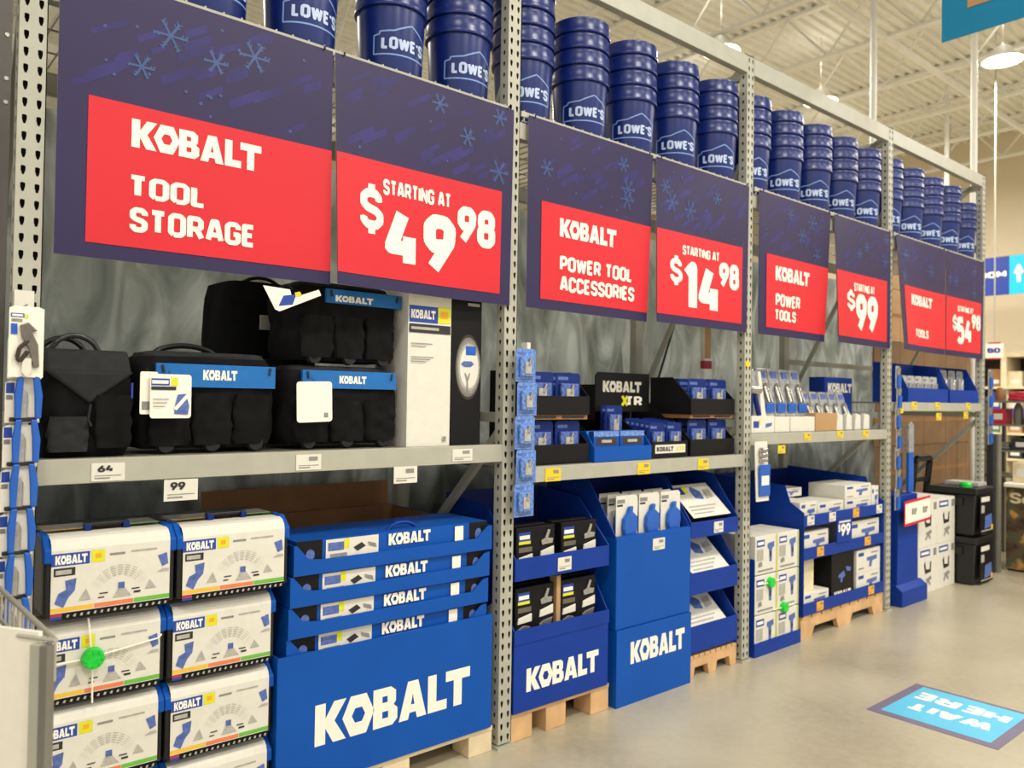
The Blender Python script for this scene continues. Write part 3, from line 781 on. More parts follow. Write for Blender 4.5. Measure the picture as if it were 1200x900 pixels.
# hang tags
def hang_tag(pts, y, lab, arts, name='hang_tag', dy=0):
    b = MB().prism(pts, y, y + .0015, 'white_print')
    xs_ = [p[0] for p in pts]; zs_ = [p[1] for p in pts]
    if arts: b.front(min(xs_), min(zs_), max(xs_), max(zs_), y, arts)
    b.cyl((sum(xs_) / len(xs_), y - .001, max(zs_) - .008), (sum(xs_) / len(xs_), y + .03, max(zs_) + .012), .0012, 'ink', 6)
    return tag(recenter(b.build(name), (sum(xs_) / len(xs_), y, min(zs_))), lab, 'hang tag', 'hang tags on the bags')
def rounded(x0, z0, x1, z1, r=.012, tilt=0):
    pts = []
    for cx, cz, a0 in ((x1 - r, z1 - r, 0), (x0 + r, z1 - r, 90), (x0 + r, z0 + r, 180), (x1 - r, z0 + r, 270)):
        for k in range(5): a = R(a0 + 22.5 * k); pts.append((cx + r * math.cos(a), cz + r * math.sin(a)))
    mx_, mz = (x0 + x1) / 2, (z0 + z1) / 2; c_, s_ = math.cos(tilt), math.sin(tilt)
    return [(mx_ + (a - mx_) * c_ - (b_ - mz) * s_, mz + (a - mx_) * s_ + (b_ - mz) * c_) for a, b_ in pts]
hang_tag(rounded(.318, 1.487, .450, 1.633, .010), .000, 'white printed hang tag with a blue logo and bag picture', [
    ('r', .02, .74, .46, .90, 'label_blue'), ('r', .04, .78, .43, .86, 'white_print'), ('r', .5, .74, .66, .92, 'lime'), ('r', .02, .64, .62, .72, 'ink'),
    ('p', [(.58, .1), (.92, .08), (.95, .28), (.86, .56), (.66, .54), (.60, .3)], 'pic_blue'), ('p', [(.56, .22), (.64, .18), (.9, .46), (.86, .54)], 'white_print'),
    ('r', .06, .34, .4, .36, 'ink_grey'), ('r', .06, .42, .44, .44, 'ink_grey'), ('r', .06, .26, .36, .28, 'ink_grey')])
hang_tag(rounded(.290, 1.50, .345, 1.640, .006), .012, 'narrow cream tag edge tucked behind the printed hang tag', [('r', .1, .1, .9, .3, 'ink_grey')])
hang_tag(rounded(.832, 1.470, .976, 1.622, .012, .03), .000, 'blank white hang tag in front of the blue-banded bag', [('r', .76, .12, .88, .24, 'ink_grey')])
hang_tag([(.688, 1.960), (.790, 1.955), (.800, 1.925), (.905, 1.966), (.915, 1.945), (.752, 1.872), (.735, 1.878)], -.014, 'crumpled white tag sticking out below the tool storage sign',
         [('p', [(.26, .2), (.5, .3), (.56, .72), (.34, .62)], 'label_blue'), ('p', [(.55, .60), (.66, .68), (.62, .84), (.53, .78)], 'yellow')])
# tall cartons
t = thing('tall_carton', 'tall white carton with blue logo label beside the black carton', 'carton', (1.44, .2, DK))
b = MB().box(1.342, 1.562, .045, .30, DK, 2.03, 'paper')
b.front(1.342, DK, 1.562, 2.03, .045, [('r', .02, .78, .68, .885, 'label_blue'), ('k', .06, .805, .62, .86, 'white_print'), ('r', .68, .785, .98, .89, 'lime'), ('r', .74, .815, .92, .86, 'orange'),
        ('r', .02, .715, .98, .77, 'ink'), ('r', .06, .735, .7, .752, 'paper_grey'), ('r', .06, .645, .55, .65, 'ink_grey'), ('r', .06, .628, .4, .633, 'ink_grey'), ('r', .06, .56, .58, .565, 'ink_grey'),
        ('r', .06, .545, .5, .55, 'ink_grey'), ('r', .06, .53, .4, .535, 'ink_grey'), ('r', .82, .03, .9, .06, 'ink_grey')])
b.build('carton_body', t, bevel=.002)
t = thing('black_carton', 'black glossy carton with a pale oval and blue creeper picture', 'carton', (1.65, .2, DK))
b = MB().box(1.570, 1.735, .05, .30, DK, 2.02, 'black_card')
def oval(cx, cy, a, b_, n=24): return [(cx + a * math.cos(6.2832 * i / n), cy + b_ * math.sin(6.2832 * i / n)) for i in range(n)]
b.front(1.570, DK, 1.735, 2.02, .05, [('p', oval(.56, .52, .43, .22), 'brown_dark'), ('p', oval(.56, .52, .41, .20), 'steel_dark'), ('p', oval(.57, .52, .38, .18), 'ink_grey'), ('p', oval(.57, .52, .35, .16), 'paper_grey'), ('p', oval(.58, .52, .31, .14), 'paper'),
        ('r', .46, .60, .80, .66, 'tool_blue'), ('p', [(.3, .54), (.4, .56), (.66, .56), (.74, .54), (.62, .52), (.4, .52)], 'pic_blue'),
        ('p', [(.5, .42), (.42, .48), (.46, .48), (.52, .45), (.58, .48), (.62, .48), (.54, .42), (.56, .36), (.48, .36)], 'ink_grey'), ('r', .5, .93, .9, .95, 'paper_grey')])
b.build('carton_body', t, bevel=.002)
tag(recenter(MB().box(1.742, 1.80, .30, .42, DK, 1.66, 'black_card').box(1.75, 1.79, .295, .30, 1.45, 1.6, 'paper_grey').build('dark_carton'), (1.77, .36, DK)), 'thin dark carton wedged behind the second perforated post', 'carton')

# ------------------------------------------------------------------ bay one, floor: mechanics tool cases
def tool_case(loc, lab):
    x, y, z = loc; W_, Hc, Dp = .385, .262, .40
    t = thing('tool_case', lab, 'tool case', loc, 'stacked mechanics tool cases')
    q = MB().prismx([(y + .004, z + .01), (y + .004, z + .205), (y + .05, z + .245), (y + Dp, z + .245), (y + Dp, z + .01)], x + .003, x + W_ - .003, 'black')
    q.build('case_body', t, bevel=.008)
    for a in (x, x + W_ - .022):
        MB().prismx([(y - .004, z + .175), (y - .004, z + .215), (y + .045, z + .255), (y + .12, z + .257), (y + .12, z + .235), (y + .05, z + .23), (y + .02, z + .175)], a, a + .022, 'kblue').build('corner_guard', t, bevel=.004)
    q = MB(); a, c = x + .020, x + W_ - .020
    prof = [(y - .003, z + .004), (y - .003, z + .212), (y + .003, z + .230), (y + .018, z + .244), (y + .040, z + .250), (y + .24, z + .250)]
    L_ = [0]
    for p, r_ in zip(prof[:-1], prof[1:]): L_.append(L_[-1] + math.hypot(r_[0] - p[0], r_[1] - p[1]))
    def P(u, v, off):
        s_ = v * L_[-1]
        for i in range(len(L_) - 1):
            if s_ <= L_[i + 1] + 1e-9:
                f = (s_ - L_[i]) / (L_[i + 1] - L_[i]); p, r_ = prof[i], prof[i + 1]
                ty, tz = r_[0] - p[0], r_[1] - p[1]; l = math.hypot(ty, tz)
                return (a + u * (c - a), p[0] + f * ty - tz / l * off, p[1] + f * tz + ty / l * off)
        return (a, prof[-1][0], prof[-1][1])
    cu_ = [l / L_[-1] for l in L_[1:-1]]
    F = .208 / L_[-1]     # flat front share
    def q_(u0, t0, u1, t1, m): return ('r', u0, (1 - t1) * F * 1.18, u1, (1 - t0) * F * 1.18, m)
    def pt(u, tt): return (u, (1 - tt) * F * 1.18)
    its = [('r', 0, 0, 1, 1, 'paper'), q_(0, .925, 1, 1, 'black_card'), q_(0, .93, .09, .965, 'magenta'), q_(0, .965, .09, 1, 'label_blue'),
           q_(0, .86, .345, .915, 'strip_yellow'), q_(.35, .86, .68, .915, 'strip_orange'), q_(.685, .86, 1, .915, 'strip_green'),
           q_(.0, .19, .305, .345, 'label_blue'), ('k', .03, (1 - .325) * F * 1.18, .285, (1 - .215) * F * 1.18, 'white_print'),
           q_(.32, .185, .43, .34, 'lime'), q_(.35, .23, .40, .29, 'orange'), q_(.02, .37, .19, .47, 'ink'), q_(.035, .395, .16, .45, 'paper_grey'),
           q_(.47, .245, .60, .275, 'ink_grey'), q_(.65, .235, .88, .26, 'paper_grey'),
           ('p', [pt(.03, .80), pt(.06, .68), pt(.12, .64), pt(.11, .53), pt(.20, .51), pt(.19, .66), pt(.14, .74), pt(.10, .86)], 'pic_blue'),
           ('p', [pt(.89, .34), pt(.97, .31), pt(.985, .46), pt(.93, .49)], 'pic_blue'), ('p', [pt(.88, .56), pt(.93, .52), pt(.99, .52), pt(.99, .56)], 'paper_grey'),
           ('p', [pt(.22, .80), pt(.28, .65), pt(.32, .80)], 'paper_grey'), ('p', [pt(.78, .76), pt(.82, .64), pt(.88, .76)], 'paper_grey'),
           ('p', [pt(.50, .82), pt(.55, .70), pt(.60, .70), pt(.66, .82)], 'paper_grey'), q_(.545, .63, .60, .71, 'pic_blue'),
           q_(.39, .735, .46, .75, 'ink'), q_(.38, .785, .43, .80, 'ink'), q_(.66, .725, .73, .74, 'ink'), q_(.68, .765, .74, .79, 'ink')]
    for k in range(5):     # fan of sockets
        for j in range(9):
            an = R(150 - 15 * j); r0 = .20 + k * .022
            its.append(('p', [pt(.56 + .9 * r0 * math.cos(an + e), .80 - 1.35 * (r0 + g) * math.sin(an + e)) for e, g in ((-.09, 0), (.09, 0), (.09, .008), (-.09, .008))], 'paper_grey'))
    for k in range(16): 
        u = .12 + k * .055; its.append(('p', [pt(u, .975), pt(u + .012, .945), pt(u + .028, .95), pt(u + .02, .985)], 'paper_grey'))
    # colour strip repeated on top
    its += [('r', .0, .72, .33, .75, 'strip_yellow'), ('r', .34, .72, .66, .75, 'strip_orange'), ('r', .67, .72, 1, .75, 'strip_green'), ('r', 0, .695, 1, .72, 'black_card')]
    for v0, v1 in ((.75, 1),): its.append(('r', 0, v0, 1, v1, 'paper_grey'))
    q.art(P, its, .00008, ([], cu_)).build('printed_sleeve', t)
    h = MB().box(x + .13, x + .15, y + .09, y + .12, z + .25, z + .272, 'kblue_navy').box(x + .245, x + .265, y + .09, y + .12, z + .25, z + .272, 'kblue_navy').box(x + .13, x + .265, y + .10, y + .125, z + .262, z + .274, 'black')
    h.build('carry_handle', t, bevel=.003)
    return t
T0 = None
for c in range(2):
    for r_ in range(4):
        x = (.004 if c == 0 else .390) + (0, 0, 0, .016)[r_]; y = (.02, .015, .01, -.02)[r_]; z = .070 + .2685 * r_
        lab = 'white-sleeved black tool case, %s in the stack %s' % (['lowest', 'second up', 'third up', 'topmost'][r_], ['beside the hanging pliers', 'beside the big blue bin'][c])
        sc_ = None if c == 0 else ((1.035 if r_ == 3 else .99), 1, 1)
        if T0 is None: T0 = tool_case((x, y, z), lab)
        else: copy_tree(T0, (x, y, z), lab, scale=sc_)
def pallet(x0, x1, y0, y1, h, lab, m='pallet', blocks=(0, .42, 1), notch=False, bw=.13):
    t = thing('wooden_pallet', lab, 'pallet', ((x0 + x1) / 2, (y0 + y1) / 2, 0), 'pallets under the displays')
    q = MB(); n = 7; L_ = y1 - y0
    if notch:
        for k in range(9):
            a = x0 + (x1 - x0) * (k + .08) / 9; q.box(a, a + (x1 - x0) / 9 * .84, y0, y1, h - .02, h, m)
    else:
        for k in range(n):
            a = y0 + L_ * (k) / n; q.box(x0, x1, a, a + L_ / n * .8, h - .02, h, m)
    q.build('deck', t, bevel=.002)
    if notch:
        for yy in (y0, (y0 + y1) / 2, y1 - .04):
            w = x1 - x0
            q = MB().prism([(x0, 0), (x0 + w * .12, 0), (x0 + w * .15, h * .45), (x0 + w * .40, h * .45), (x0 + w * .43, 0), (x0 + w * .57, 0), (x0 + w * .60, h * .45), (x0 + w * .85, h * .45), (x0 + w * .88, 0), (x1, 0), (x1, h - .02), (x0, h - .02)], yy + .004, yy + .04, m)
            q.build('stringer', t, bevel=.002)
    else:
        for f in blocks:
            for yy in (y0 + .003, (y0 + y1) / 2, y1 - .13):
                a = x0 + (x1 - x0 - bw) * f
                MB().box(a, a + bw, yy, yy + .12, 0, h - .02, m).build('block', t, bevel=.003)
    return t
pallet(.014, .765, .03, .85, .068, 'low wooden pallet under the tool cases', 'pallet_pale')
pallet(.80, 1.80, .01, .88, .112, 'pale wooden pallet under the big blue tray bin', 'pallet_pale', (0, .5, 1))
# security tag
t = thing('security_tag', 'bright green spider-wrap security tag strapped round a tool case', 'security tag', (.163, -.02, .742))
q = MB().cyl((.163, -.008, .742), (.163, -.030, .742), .034, 'green_tag', 28, .030)
for k in range(8): q.cyl((.163 + .024 * math.cos(k * .785), -.030, .742 + .024 * math.sin(k * .785)), (.163 + .024 * math.cos(k * .785), -.034, .742 + .024 * math.sin(k * .785)), .005, 'green_tag', 8)
q.build('tag_disc', t, True)
q = MB().tube([(.150, -.003, .866), (.158, -.004, .78), (.163, -.004, .742), (.166, -.004, .60)], .003, 'white_print')
q.tube([(.01, .0, .735), (.163, -.005, .742), (.36, .0, .765), (.372, .003, .775)], .003, 'white_print')
q.build('security_strap', t)

# ------------------------------------------------------------------ the big blue bin of long boxes
t = thing('display_bin', 'large blue cardboard bin printed with a white logo, on a pale pallet', 'display bin', (1.28, .4, .113))
q = MB().openbox(.778, 1.782, 0, .86, .113, .612, 'kblue', .008)
q.front(.93, .254, 1.66, .408, 0, [('k', 0, 0, 1, 1, 'white_print')])
q.front(.778, .113, 1.782, .612, 0, [('p', [(.13, .0), (.135, .1), (.15, .12), (.142, .02)], 'pic_blue')])
q.build('printed_bin', t, bevel=.003)
MB().box(.80, 1.77, .868, .876, .12, 1.13, 'card_brown').build('back_board', t)
TR = None; BXP = None
def tray(loc, lab):
    x, y, z = loc; w = .94
    t = thing('stacking_tray', lab, 'cardboard tray', loc, 'blue stacked trays')
    q = MB().prism([(x, z), (x + w, z), (x + w, z + .105), (x + w - .03, z + .10), (x + w - .085, z + .054), (x + .12, z + .052), (x + .06, z + .058), (x + .012, z + .112), (x, z + .112)], y, y + .006, 'kblue')
    q.box(x, x + .006, y + .006, y + .82, z, z + .112, 'kblue').box(x + w - .006, x + w, y + .006, y + .82, z, z + .105, 'kblue').box(x + .006, x + w - .006, y + .814, y + .82, z, z + .112, 'kblue')
    q.box(x + .006, x + w - .006, y + .006, y + .814, z, z + .004, 'kblue')
    q.box(x + .0062, x + w - .0062, y + .812, y + .8135, z + .005, z + .112, 'card_brown').box(x + .0062, x + .008, y + .007, y + .812, z + .005, z + .110, 'card_brown').box(x + w - .008, x + w - .0062, y + .007, y + .812, z + .005, z + .103, 'card_brown')
    q.build('tray_body', t)
    return t
def long_box(loc, lab, top):
    x, y, z = loc; w = .905; h = .108
    t = thing('long_product_box', lab, 'boxed tool', loc, 'long boxes in the blue trays')
    q = MB().box(x, x + w, y, y + .30, z, z + h, 'kblue')
    q.front(x, z, x + w, z + h, y, [('r', 0, 0, .115, 1, 'black_card'), ('r', .89, 0, 1, 1, 'black_card'), ('p', oval(.06, .5, .02, .2, 12), 'pic_blue'), ('p', oval(.945, .5, .02, .25, 12), 'pic_blue'),
            ('r', .13, .0, .385, .96, 'paper'), ('r', .14, .55, .215, .85, 'pic_blue'), ('r', .215, .6, .24, .95, 'lime'), ('r', .15, .3, .23, .45, 'ink_grey'),
            ('p', [(.26, .6), (.3, .75), (.32, .6), (.28, .45)], 'ink'), ('p', [(.33, .75), (.37, .65), (.375, .5), (.335, .62)], 'ink_grey'),
            ('k', .435, .50, .66, .93, 'white_print'), ('r', .80, .35, .85, .92, 'white_print')])
    q.build('printed_box', t, bevel=.002)
    if top: strap(x + .42, x + .56, y + .05, z + h - .003, .028, 'kblue_deep', .008).build('carry_handle', t, True)
    return t
zz = [.900, .785, .670, .556]
names_ = ['topmost', 'second from the top', 'third from the top', 'lowest visible']
for k in range(4):
    off = (.012, 0, -.004, -.006)[k]
    xx = .822 + off; yy = (.002, .002, .004, .012)[k]
    if TR is None: TR = tray((xx, yy, zz[k]), 'blue cut-lipped cardboard tray, %s in the big bin' % names_[k])
    else: copy_tree(TR, (xx, yy, zz[k]), 'blue cut-lipped cardboard tray, %s in the big bin' % names_[k])
    lz = zz[k] + .0045
    if k == 0: long_box((xx + .018, yy + .016, lz + .012), 'long blue boxed tool with a carry handle, in the topmost tray', True)
    else:
        lab = 'long blue boxed tool in the tray %s' % names_[k]
        if BXP is None: BXP = long_box((xx + .018, yy + .016, lz), lab, False)
        else: copy_tree(BXP, (xx + .018, yy + .016, lz), lab)

# ------------------------------------------------------------------ bay two, shelf displays
D2 = 1.254
def tier_tray(x0, x1, y0, y1, z0, lip, back, m, lab, grp=None, name='display_tray'):
    t = thing(name, lab, 'display tray', ((x0 + x1) / 2, (y0 + y1) / 2, z0), grp)
    q = MB().box(x0, x1, y0, y0 + .005, z0, z0 + lip, m).box(x0, x1, y1 - .005, y1, z0, z0 + back, m).box(x0 + .005, x1 - .005, y0 + .005, y1 - .005, z0, z0 + .005, m)
    for a in (x0, x1 - .005):
        q.prismx([(y0 + .005, z0), (y0 + .005, z0 + lip), (y0 + (y1 - y0) * .45, z0 + back), (y1 - .005, z0 + back), (y1 - .005, z0)], a, a + .005, m)
    q.build('tray_body', t, bevel=.001)
    return t
def tiers(x0, x1, y0, labs, who, cardlab):
    w = x1 - x0; y1 = y0 + .30
    tier_tray(x0, x1, y0, y1, D2, .095, .215, 'black_card', labs[0])
    tag(recenter(MB().box(x0 + .004, x1 - .004, y0 + .01, y1, D2 + .216, D2 + .238, 'card_brown').box(x0 + .03, x0 + w * .45, y0 + .009, y0 + .0095, D2 + .221, D2 + .233, 'ink').box(x0 + w * .55, x1 - .03, y0 + .009, y0 + .0095, D2 + .221, D2 + .233, 'ink').build('cardboard_spacer'), (x0 + w / 2, y0 + .15, D2 + .216)),
        'brown cardboard spacer between the black trays %s' % who, 'spacer')
    tier_tray(x0, x1, y0, y1, D2 + .2385, .092, .215, 'black_card', labs[1])
    c = None
    for lv in range(2):
        for r_ in range(2):
            for k in range(2):
                loc = (x0 + w * (.27 + .46 * k), y0 + .045 + .07 * r_, D2 + .008 + .2385 * lv)
                lab = cardlab % ('upper' if lv else 'lower', ['in front', 'in the row behind'][r_], ['nearer the dark end panel', 'farther along'][k])
                if c is None: c = card_pack('blister_pack', loc, lab, 'carded packs in the black trays %s' % who, w * .42, .200, 'blister', 'kblue_navy', tool='sq')
                else: copy_tree(c, loc, lab)
tiers(2.03, 2.435, .05, ['lower black display tray beside the blister strip on the second post', 'upper black display tray beside the blister strip on the second post'],
      'by the second post', 'blue pack, %s tray by second post, %s, %s')
tiers(3.27, 3.70, .05, ['lower black display tray beside the post with a yellow dot', 'upper black display tray beside the post with a yellow dot'],
      'by the yellow-dotted post', 'blue pack, %s tray by yellow-dotted post, %s, %s')
# header display
t = thing('header_display', 'black display box with a tall header reading XTR, on the accessories shelf', 'display box', (2.98, .3, D2))
q = MB().box(2.93, 3.235, .05, .055, D2, D2 + .09, 'black_card').box(2.70, 3.235, .475, .48, D2, D2 + .25, 'black_card').box(2.93, 3.235, .055, .475, D2, D2 + .005, 'black_card')
q.prismx([(.05, D2), (.05, D2 + .09), (.32, D2 + .30), (.42, D2 + .30), (.47, D2 + .27), (.47, D2)], 3.235, 3.240, 'black_card')
q.prismx([(.05, D2), (.05, D2 + .07), (.32, D2 + .24), (.47, D2 + .26), (.47, D2)], 2.925, 2.930, 'black_card')
q.front(2.93, D2, 3.235, D2 + .09, .05, [('r', .08, .28, .95, .80, 'paper'), ('k', .12, .40, .60, .68, 'ink'), ('t', .68, .40, .92, .68, 'lime', 'XTR')])
q.build('display_box', t)
h = MB().prism([(2.74, D2 + .25), (3.20, D2 + .25), (3.20, D2 + .47), (2.76, D2 + .47), (2.74, D2 + .45)], .300, .306, 'black_card')
h.box(2.74, 2.745, .306, .475, D2 + .2, D2 + .40, 'black_card')
h.front(2.74, D2 + .25, 3.20, D2 + .47, .30, [('k', .13, .50, .84, .78, 'paper'), ('t', .56, .16, .86, .40, 'white_print', ' TR'), ('t', .46, .14, .60, .42, 'lime', 'X'), ('r', .60, .26, .63, .28, 'lime')])
h.build('header_card', t)
c = None
for r_ in range(6):
    for k in range(2):
        loc = (3.01 + .15 * k, .086 + .035 * r_, D2 + .008 + r_ * .004)
        lab = 'clear carded pack, %s row back in the black header display, %s file' % (ORD[r_], ['nearer', 'farther'][k])
        if c is None: c = card_pack('blister_pack', loc, lab, 'carded packs in the header display', .135, .185, 'blister', 'kblue_navy', tool='sq')
        else: copy_tree(c, loc, lab)
for r_ in range(2): copy_tree(c, (2.80, .215 + .035 * r_, D2 + .10), 'clear carded pack standing behind the small blue tray, %s row back' % ORD[r_])
tag(recenter(MB().prismx([(.20, D2), (.20, D2 + .10), (.46, D2 + .23), (.46, D2)], 2.66, 2.665, 'black_card').box(2.665, 2.90, .20, .46, D2 + .085, D2 + .09, 'black_card').box(2.665, 2.90, .455, .46, D2, D2 + .085, 'black_card').build('display_riser'), (2.78, .33, D2)), 'low black riser behind the small blue tray', 'display riser')
tier_tray(2.455, 2.90, .03, .17, D2, .075, .15, 'kblue', 'small bright blue tray of brown packs on the accessories shelf')
c = None
for k in range(2):
    for r_ in range(2):
        loc = (2.57 + .20 * k, .055 + .05 * r_, D2 + .008)
        lab = 'brown and blue bit pack in the bright blue tray, %s, %s' % (['front row', 'back row'][r_], ['nearer', 'farther'][k])
        if c is None:
            c = thing('bit_pack', lab, 'packaged bits', loc, 'bit packs in the small blue tray')
            x, y, z = loc
            q = MB().box(x - .095, x + .095, y, y + .035, z, z + .145, 'kblue'); q.front(x - .095, z, x + .095, z + .145, y, [('r', 0, .82, 1, 1, 'blister_bright'), ('r', .1, .52, .9, .78, 'brown_dark'), ('r', .3, .6, .7, .7, 'paper_grey')])
            q.build('printed_box', c)
        else: copy_tree(c, loc, lab)
# thin hanging straps behind the accessories shelf
for a, b_, l in (((3.815, .885, 2.76), (3.815, .885, 1.254), 'thin black strap hanging straight behind the accessories shelf'), ((4.46, .885, 2.76), (3.85, .885, 1.377), 'thin black strap slanting behind the accessories shelf')):
    tag(recenter(MB().tube([a, b_], .008, 'ink').build('cable_strap'), b_), l, 'strap')
tag(recenter(MB().box(4.62, 4.70, .94, .97, 1.9, 2.3, 'card_tan').box(4.61, 4.62, .94, .97, 1.88, 2.3, 'paper').box(4.61, 4.71, .935, .97, 1.82, 1.88, 'magenta').build('boxed_level'), (4.66, .95, 1.82)), 'narrow white and tan carton edge beyond the yellow-dotted post', 'carton')

# ------------------------------------------------------------------ bay two, floor displays
pallet(1.913, 2.565, .012, .62, .132, 'wooden pallet under the two-tier bin of tool sets', 'pallet')
t = thing('floor_display', 'royal blue two-tier cardboard bin of black tool sets, white logo below', 'display stand', (2.22, .3, .133))
q = MB().box(1.912, 2.540, .0, .006, .133, .472, 'kblue_deep').box(1.910, 2.542, -.004, .0, .445, .512, 'kblue_deep').box(1.92, 2.53, .54, .546, .133, 1.09, 'kblue_navy')
q.box(1.918, 2.534, .006, .54, .45, .455, 'kblue_deep').box(1.918, 2.534, .06, .54, .725, .73, 'kblue_deep')
q.front(1.990, .218, 2.471, .325, 0, [('k', 0, 0, 1, 1, 'white_print')])
q.build('lower_bin', t, bevel=.002)
side = [(.006, .133), (.006, .512), (.10, .66), (.06, .72), (.0, .735), (.0, .835), (.22, 1.06), (.54, 1.09), (.54, .133)]
for a in (1.912, 2.534): MB().prismx(side, a, a + .006, 'kblue_deep').build('side_panel', t)
q = MB().box(1.918, 2.534, .0, .006, .733, .835, 'kblue_deep').box(1.918, 2.534, .006, .06, .731, .735, 'kblue_deep'); q.build('upper_lip', t, bevel=.002)
price_tag(2.18, 2.27, .748, .812, -.001, 'paper', 'white price tag on the upper lip of the royal blue two-tier bin')
def set_pack(loc, lab):
    x, y, z = loc; W_ = .245; Hh = .205
    t = thing('tool_set_pack', lab, 'packaged tool set', loc, 'black tool sets in the two-tier bin')
    q = MB().box(x, x + W_, y, y + .05, z, z + Hh, 'black_card')
    q.front(x, z, x + W_, z + Hh, y, [('r', .06, .72, .36, .90, 'label_blue'), ('r', .08, .76, .34, .84, 'white_print'), ('r', .06, .66, .36, .72, 'lime'), ('r', .06, .5, .4, .6, 'tool_grey')])
    pk = q.build('printed_pack', t, bevel=.004)
    def g(u, v): return (x + u * W_, z + v * Hh)
    for nm, pts, m in (('blade', [g(.04, .28), (g(.40, .30)), g(.40, .46), g(.06, .40)], 'paper'), ('blade', [g(.60, .34), g(.96, .38), g(.96, .56), g(.62, .48)], 'paper'),
                       ('silver_part', [g(.05, .06), g(.34, .04), g(.36, .2), g(.2, .24), g(.05, .18)], 'chrome'), ('silver_part', [g(.62, .08), g(.9, .14), g(.95, .3), g(.7, .26), g(.6, .2)], 'chrome'),
                       ('silver_part', [g(.64, .6), g(.92, .62), g(.94, .72), g(.8, .74), g(.86, .9), g(.8, .92), g(.72, .74), g(.62, .7)], 'chrome')):
        MB().prism(pts, y - .008, y - .0005, m).build(nm, pk, bevel=.002)
    return t
c = None
for lv in range(2):
    for k in range(2):
        for r_ in range(2):
            loc = (1.955 + .29 * k, .045 + .07 * r_, (.457, .737)[lv])
            lab = 'black tool set, %s tier of royal blue bin, %s, %s' % (['lower', 'upper'][lv], ['beside the post', 'beside the taller display'][k], ['front row', 'back row'][r_])
            if c is None: c = set_pack(loc, lab)
            else: copy_tree(c, loc, lab)
for o in [o for o in bpy.data.objects if o.name.startswith('tool_set_pack')]: o.scale = (1, 1, 1.12)
tag(recenter(MB().box(2.214, 2.240, .04, .09, .457, .715, 'card_tan').build('card_divider'), (2.227, .06, .457)), 'pale cardboard divider between the lower tool sets', 'divider')

t = thing('floor_display', 'tall bright blue cardboard display of white hanging packs, folded seam across it', 'display stand', (2.9, .3, 0))
q = MB().box(2.592, 3.208, -.012, .52, 0, .392, 'kblue'); q.front(2.700, .205, 3.150, .318, -.012, [('k', 0, 0, 1, 1, 'white_print')]); q.build('lower_box', t, bevel=.003)
q = MB().openbox(2.592, 3.208, -.004, .52, .395, .862, 'kblue', .006); q.build('upper_box', t, bevel=.002)
for a in (2.592, 3.202): MB().prismx([(0, .863), (.19, 1.13), (.30, 1.16), (.52, 1.16), (.52, .863)], a, a + .006, 'kblue_deep').build('side_panel', t)
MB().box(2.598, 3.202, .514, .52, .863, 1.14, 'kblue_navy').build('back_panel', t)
MB().box(2.598, 3.202, -.001, .016, .862, .868, 'kblue').box(2.598, 3.202, .03, .51, .80, .806, 'card_brown').build('shelf', t)
price_tag(2.875, 2.975, .770, .832, -.006, 'paper', 'white price tag on the tall bright blue display')
def glove_pack(loc, lab):
    x, y, z = loc
    t = thing('white_pack', lab, 'packaged tool', loc, 'white packs in the tall display')
    q = MB().prism([(x - .085, z), (x + .085, z), (x + .085, z + .245), (x + .07, z + .26), (x - .085, z + .26)], y, y + .003, 'paper')
    q.front(x - .085, z, x + .085, z + .26, y, [('r', .04, .84, .4, .92, 'ink_grey'), ('r', .04, .78, .3, .82, 'ink')]); q.build('backing_card', t)
    MB().prism([(x - .03, z + .02), (x + .045, z + .02), (x + .05, z + .06), (x + .062, z + .10), (x + .056, z + .15), (x + .02, z + .175), (x + .026, z + .205), (x - .002, z + .20), (x - .012, z + .17), (x - .045, z + .14), (x - .050, z + .09)], y - .028, y - .001, 'tool_blue').build('blue_tool', t, bevel=.008)
    return t
c = None
for r_ in range(3):
    for k in range(3):
        loc = (2.735 + .182 * k, .055 + .06 * r_, .808)
        lab = 'white pack holding a blue tool in the tall blue display, %s along in row %s' % (ORD[k], ['one', 'two', 'three'][r_])
        if c is None: c = glove_pack(loc, lab)
        else: copy_tree(c, loc, lab)
pallet(3.215, 3.690, .012, .50, .132, 'small wooden pallet under the three-tier blue display', 'pallet', notch=True)
t = thing('floor_display', 'narrow royal blue three-tier display of tilted white boxes', 'display stand', (3.44, .3, .133))
q = MB().box(3.215, 3.672, .48, .486, .133, 1.15, 'kblue_navy')
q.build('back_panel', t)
for k, (z0, z1) in enumerate(((.150, .300), (.475, .600), (.795, .885))):
    MB().box(3.221, 3.666, .0, .006, z0, z1, 'kblue_deep').box(3.221, 3.666, .006, .48, z0, z0 + .005, 'kblue_deep').build('tier_tray', t, bevel=.002)
for a in (3.215, 3.666):
    MB().prismx([(.0, .133), (.0, .30), (.13, .46), (.0, .475), (.0, .60), (.13, .78), (.0, .795), (.0, .885), (.18, 1.13), (.48, 1.15), (.48, .133)], a, a + .006, 'kblue_deep').build('side_panel', t)
price_tag(3.43, 3.52, .808, .872, -.001, 'paper', 'white price tag on the top lip of the three-tier display')
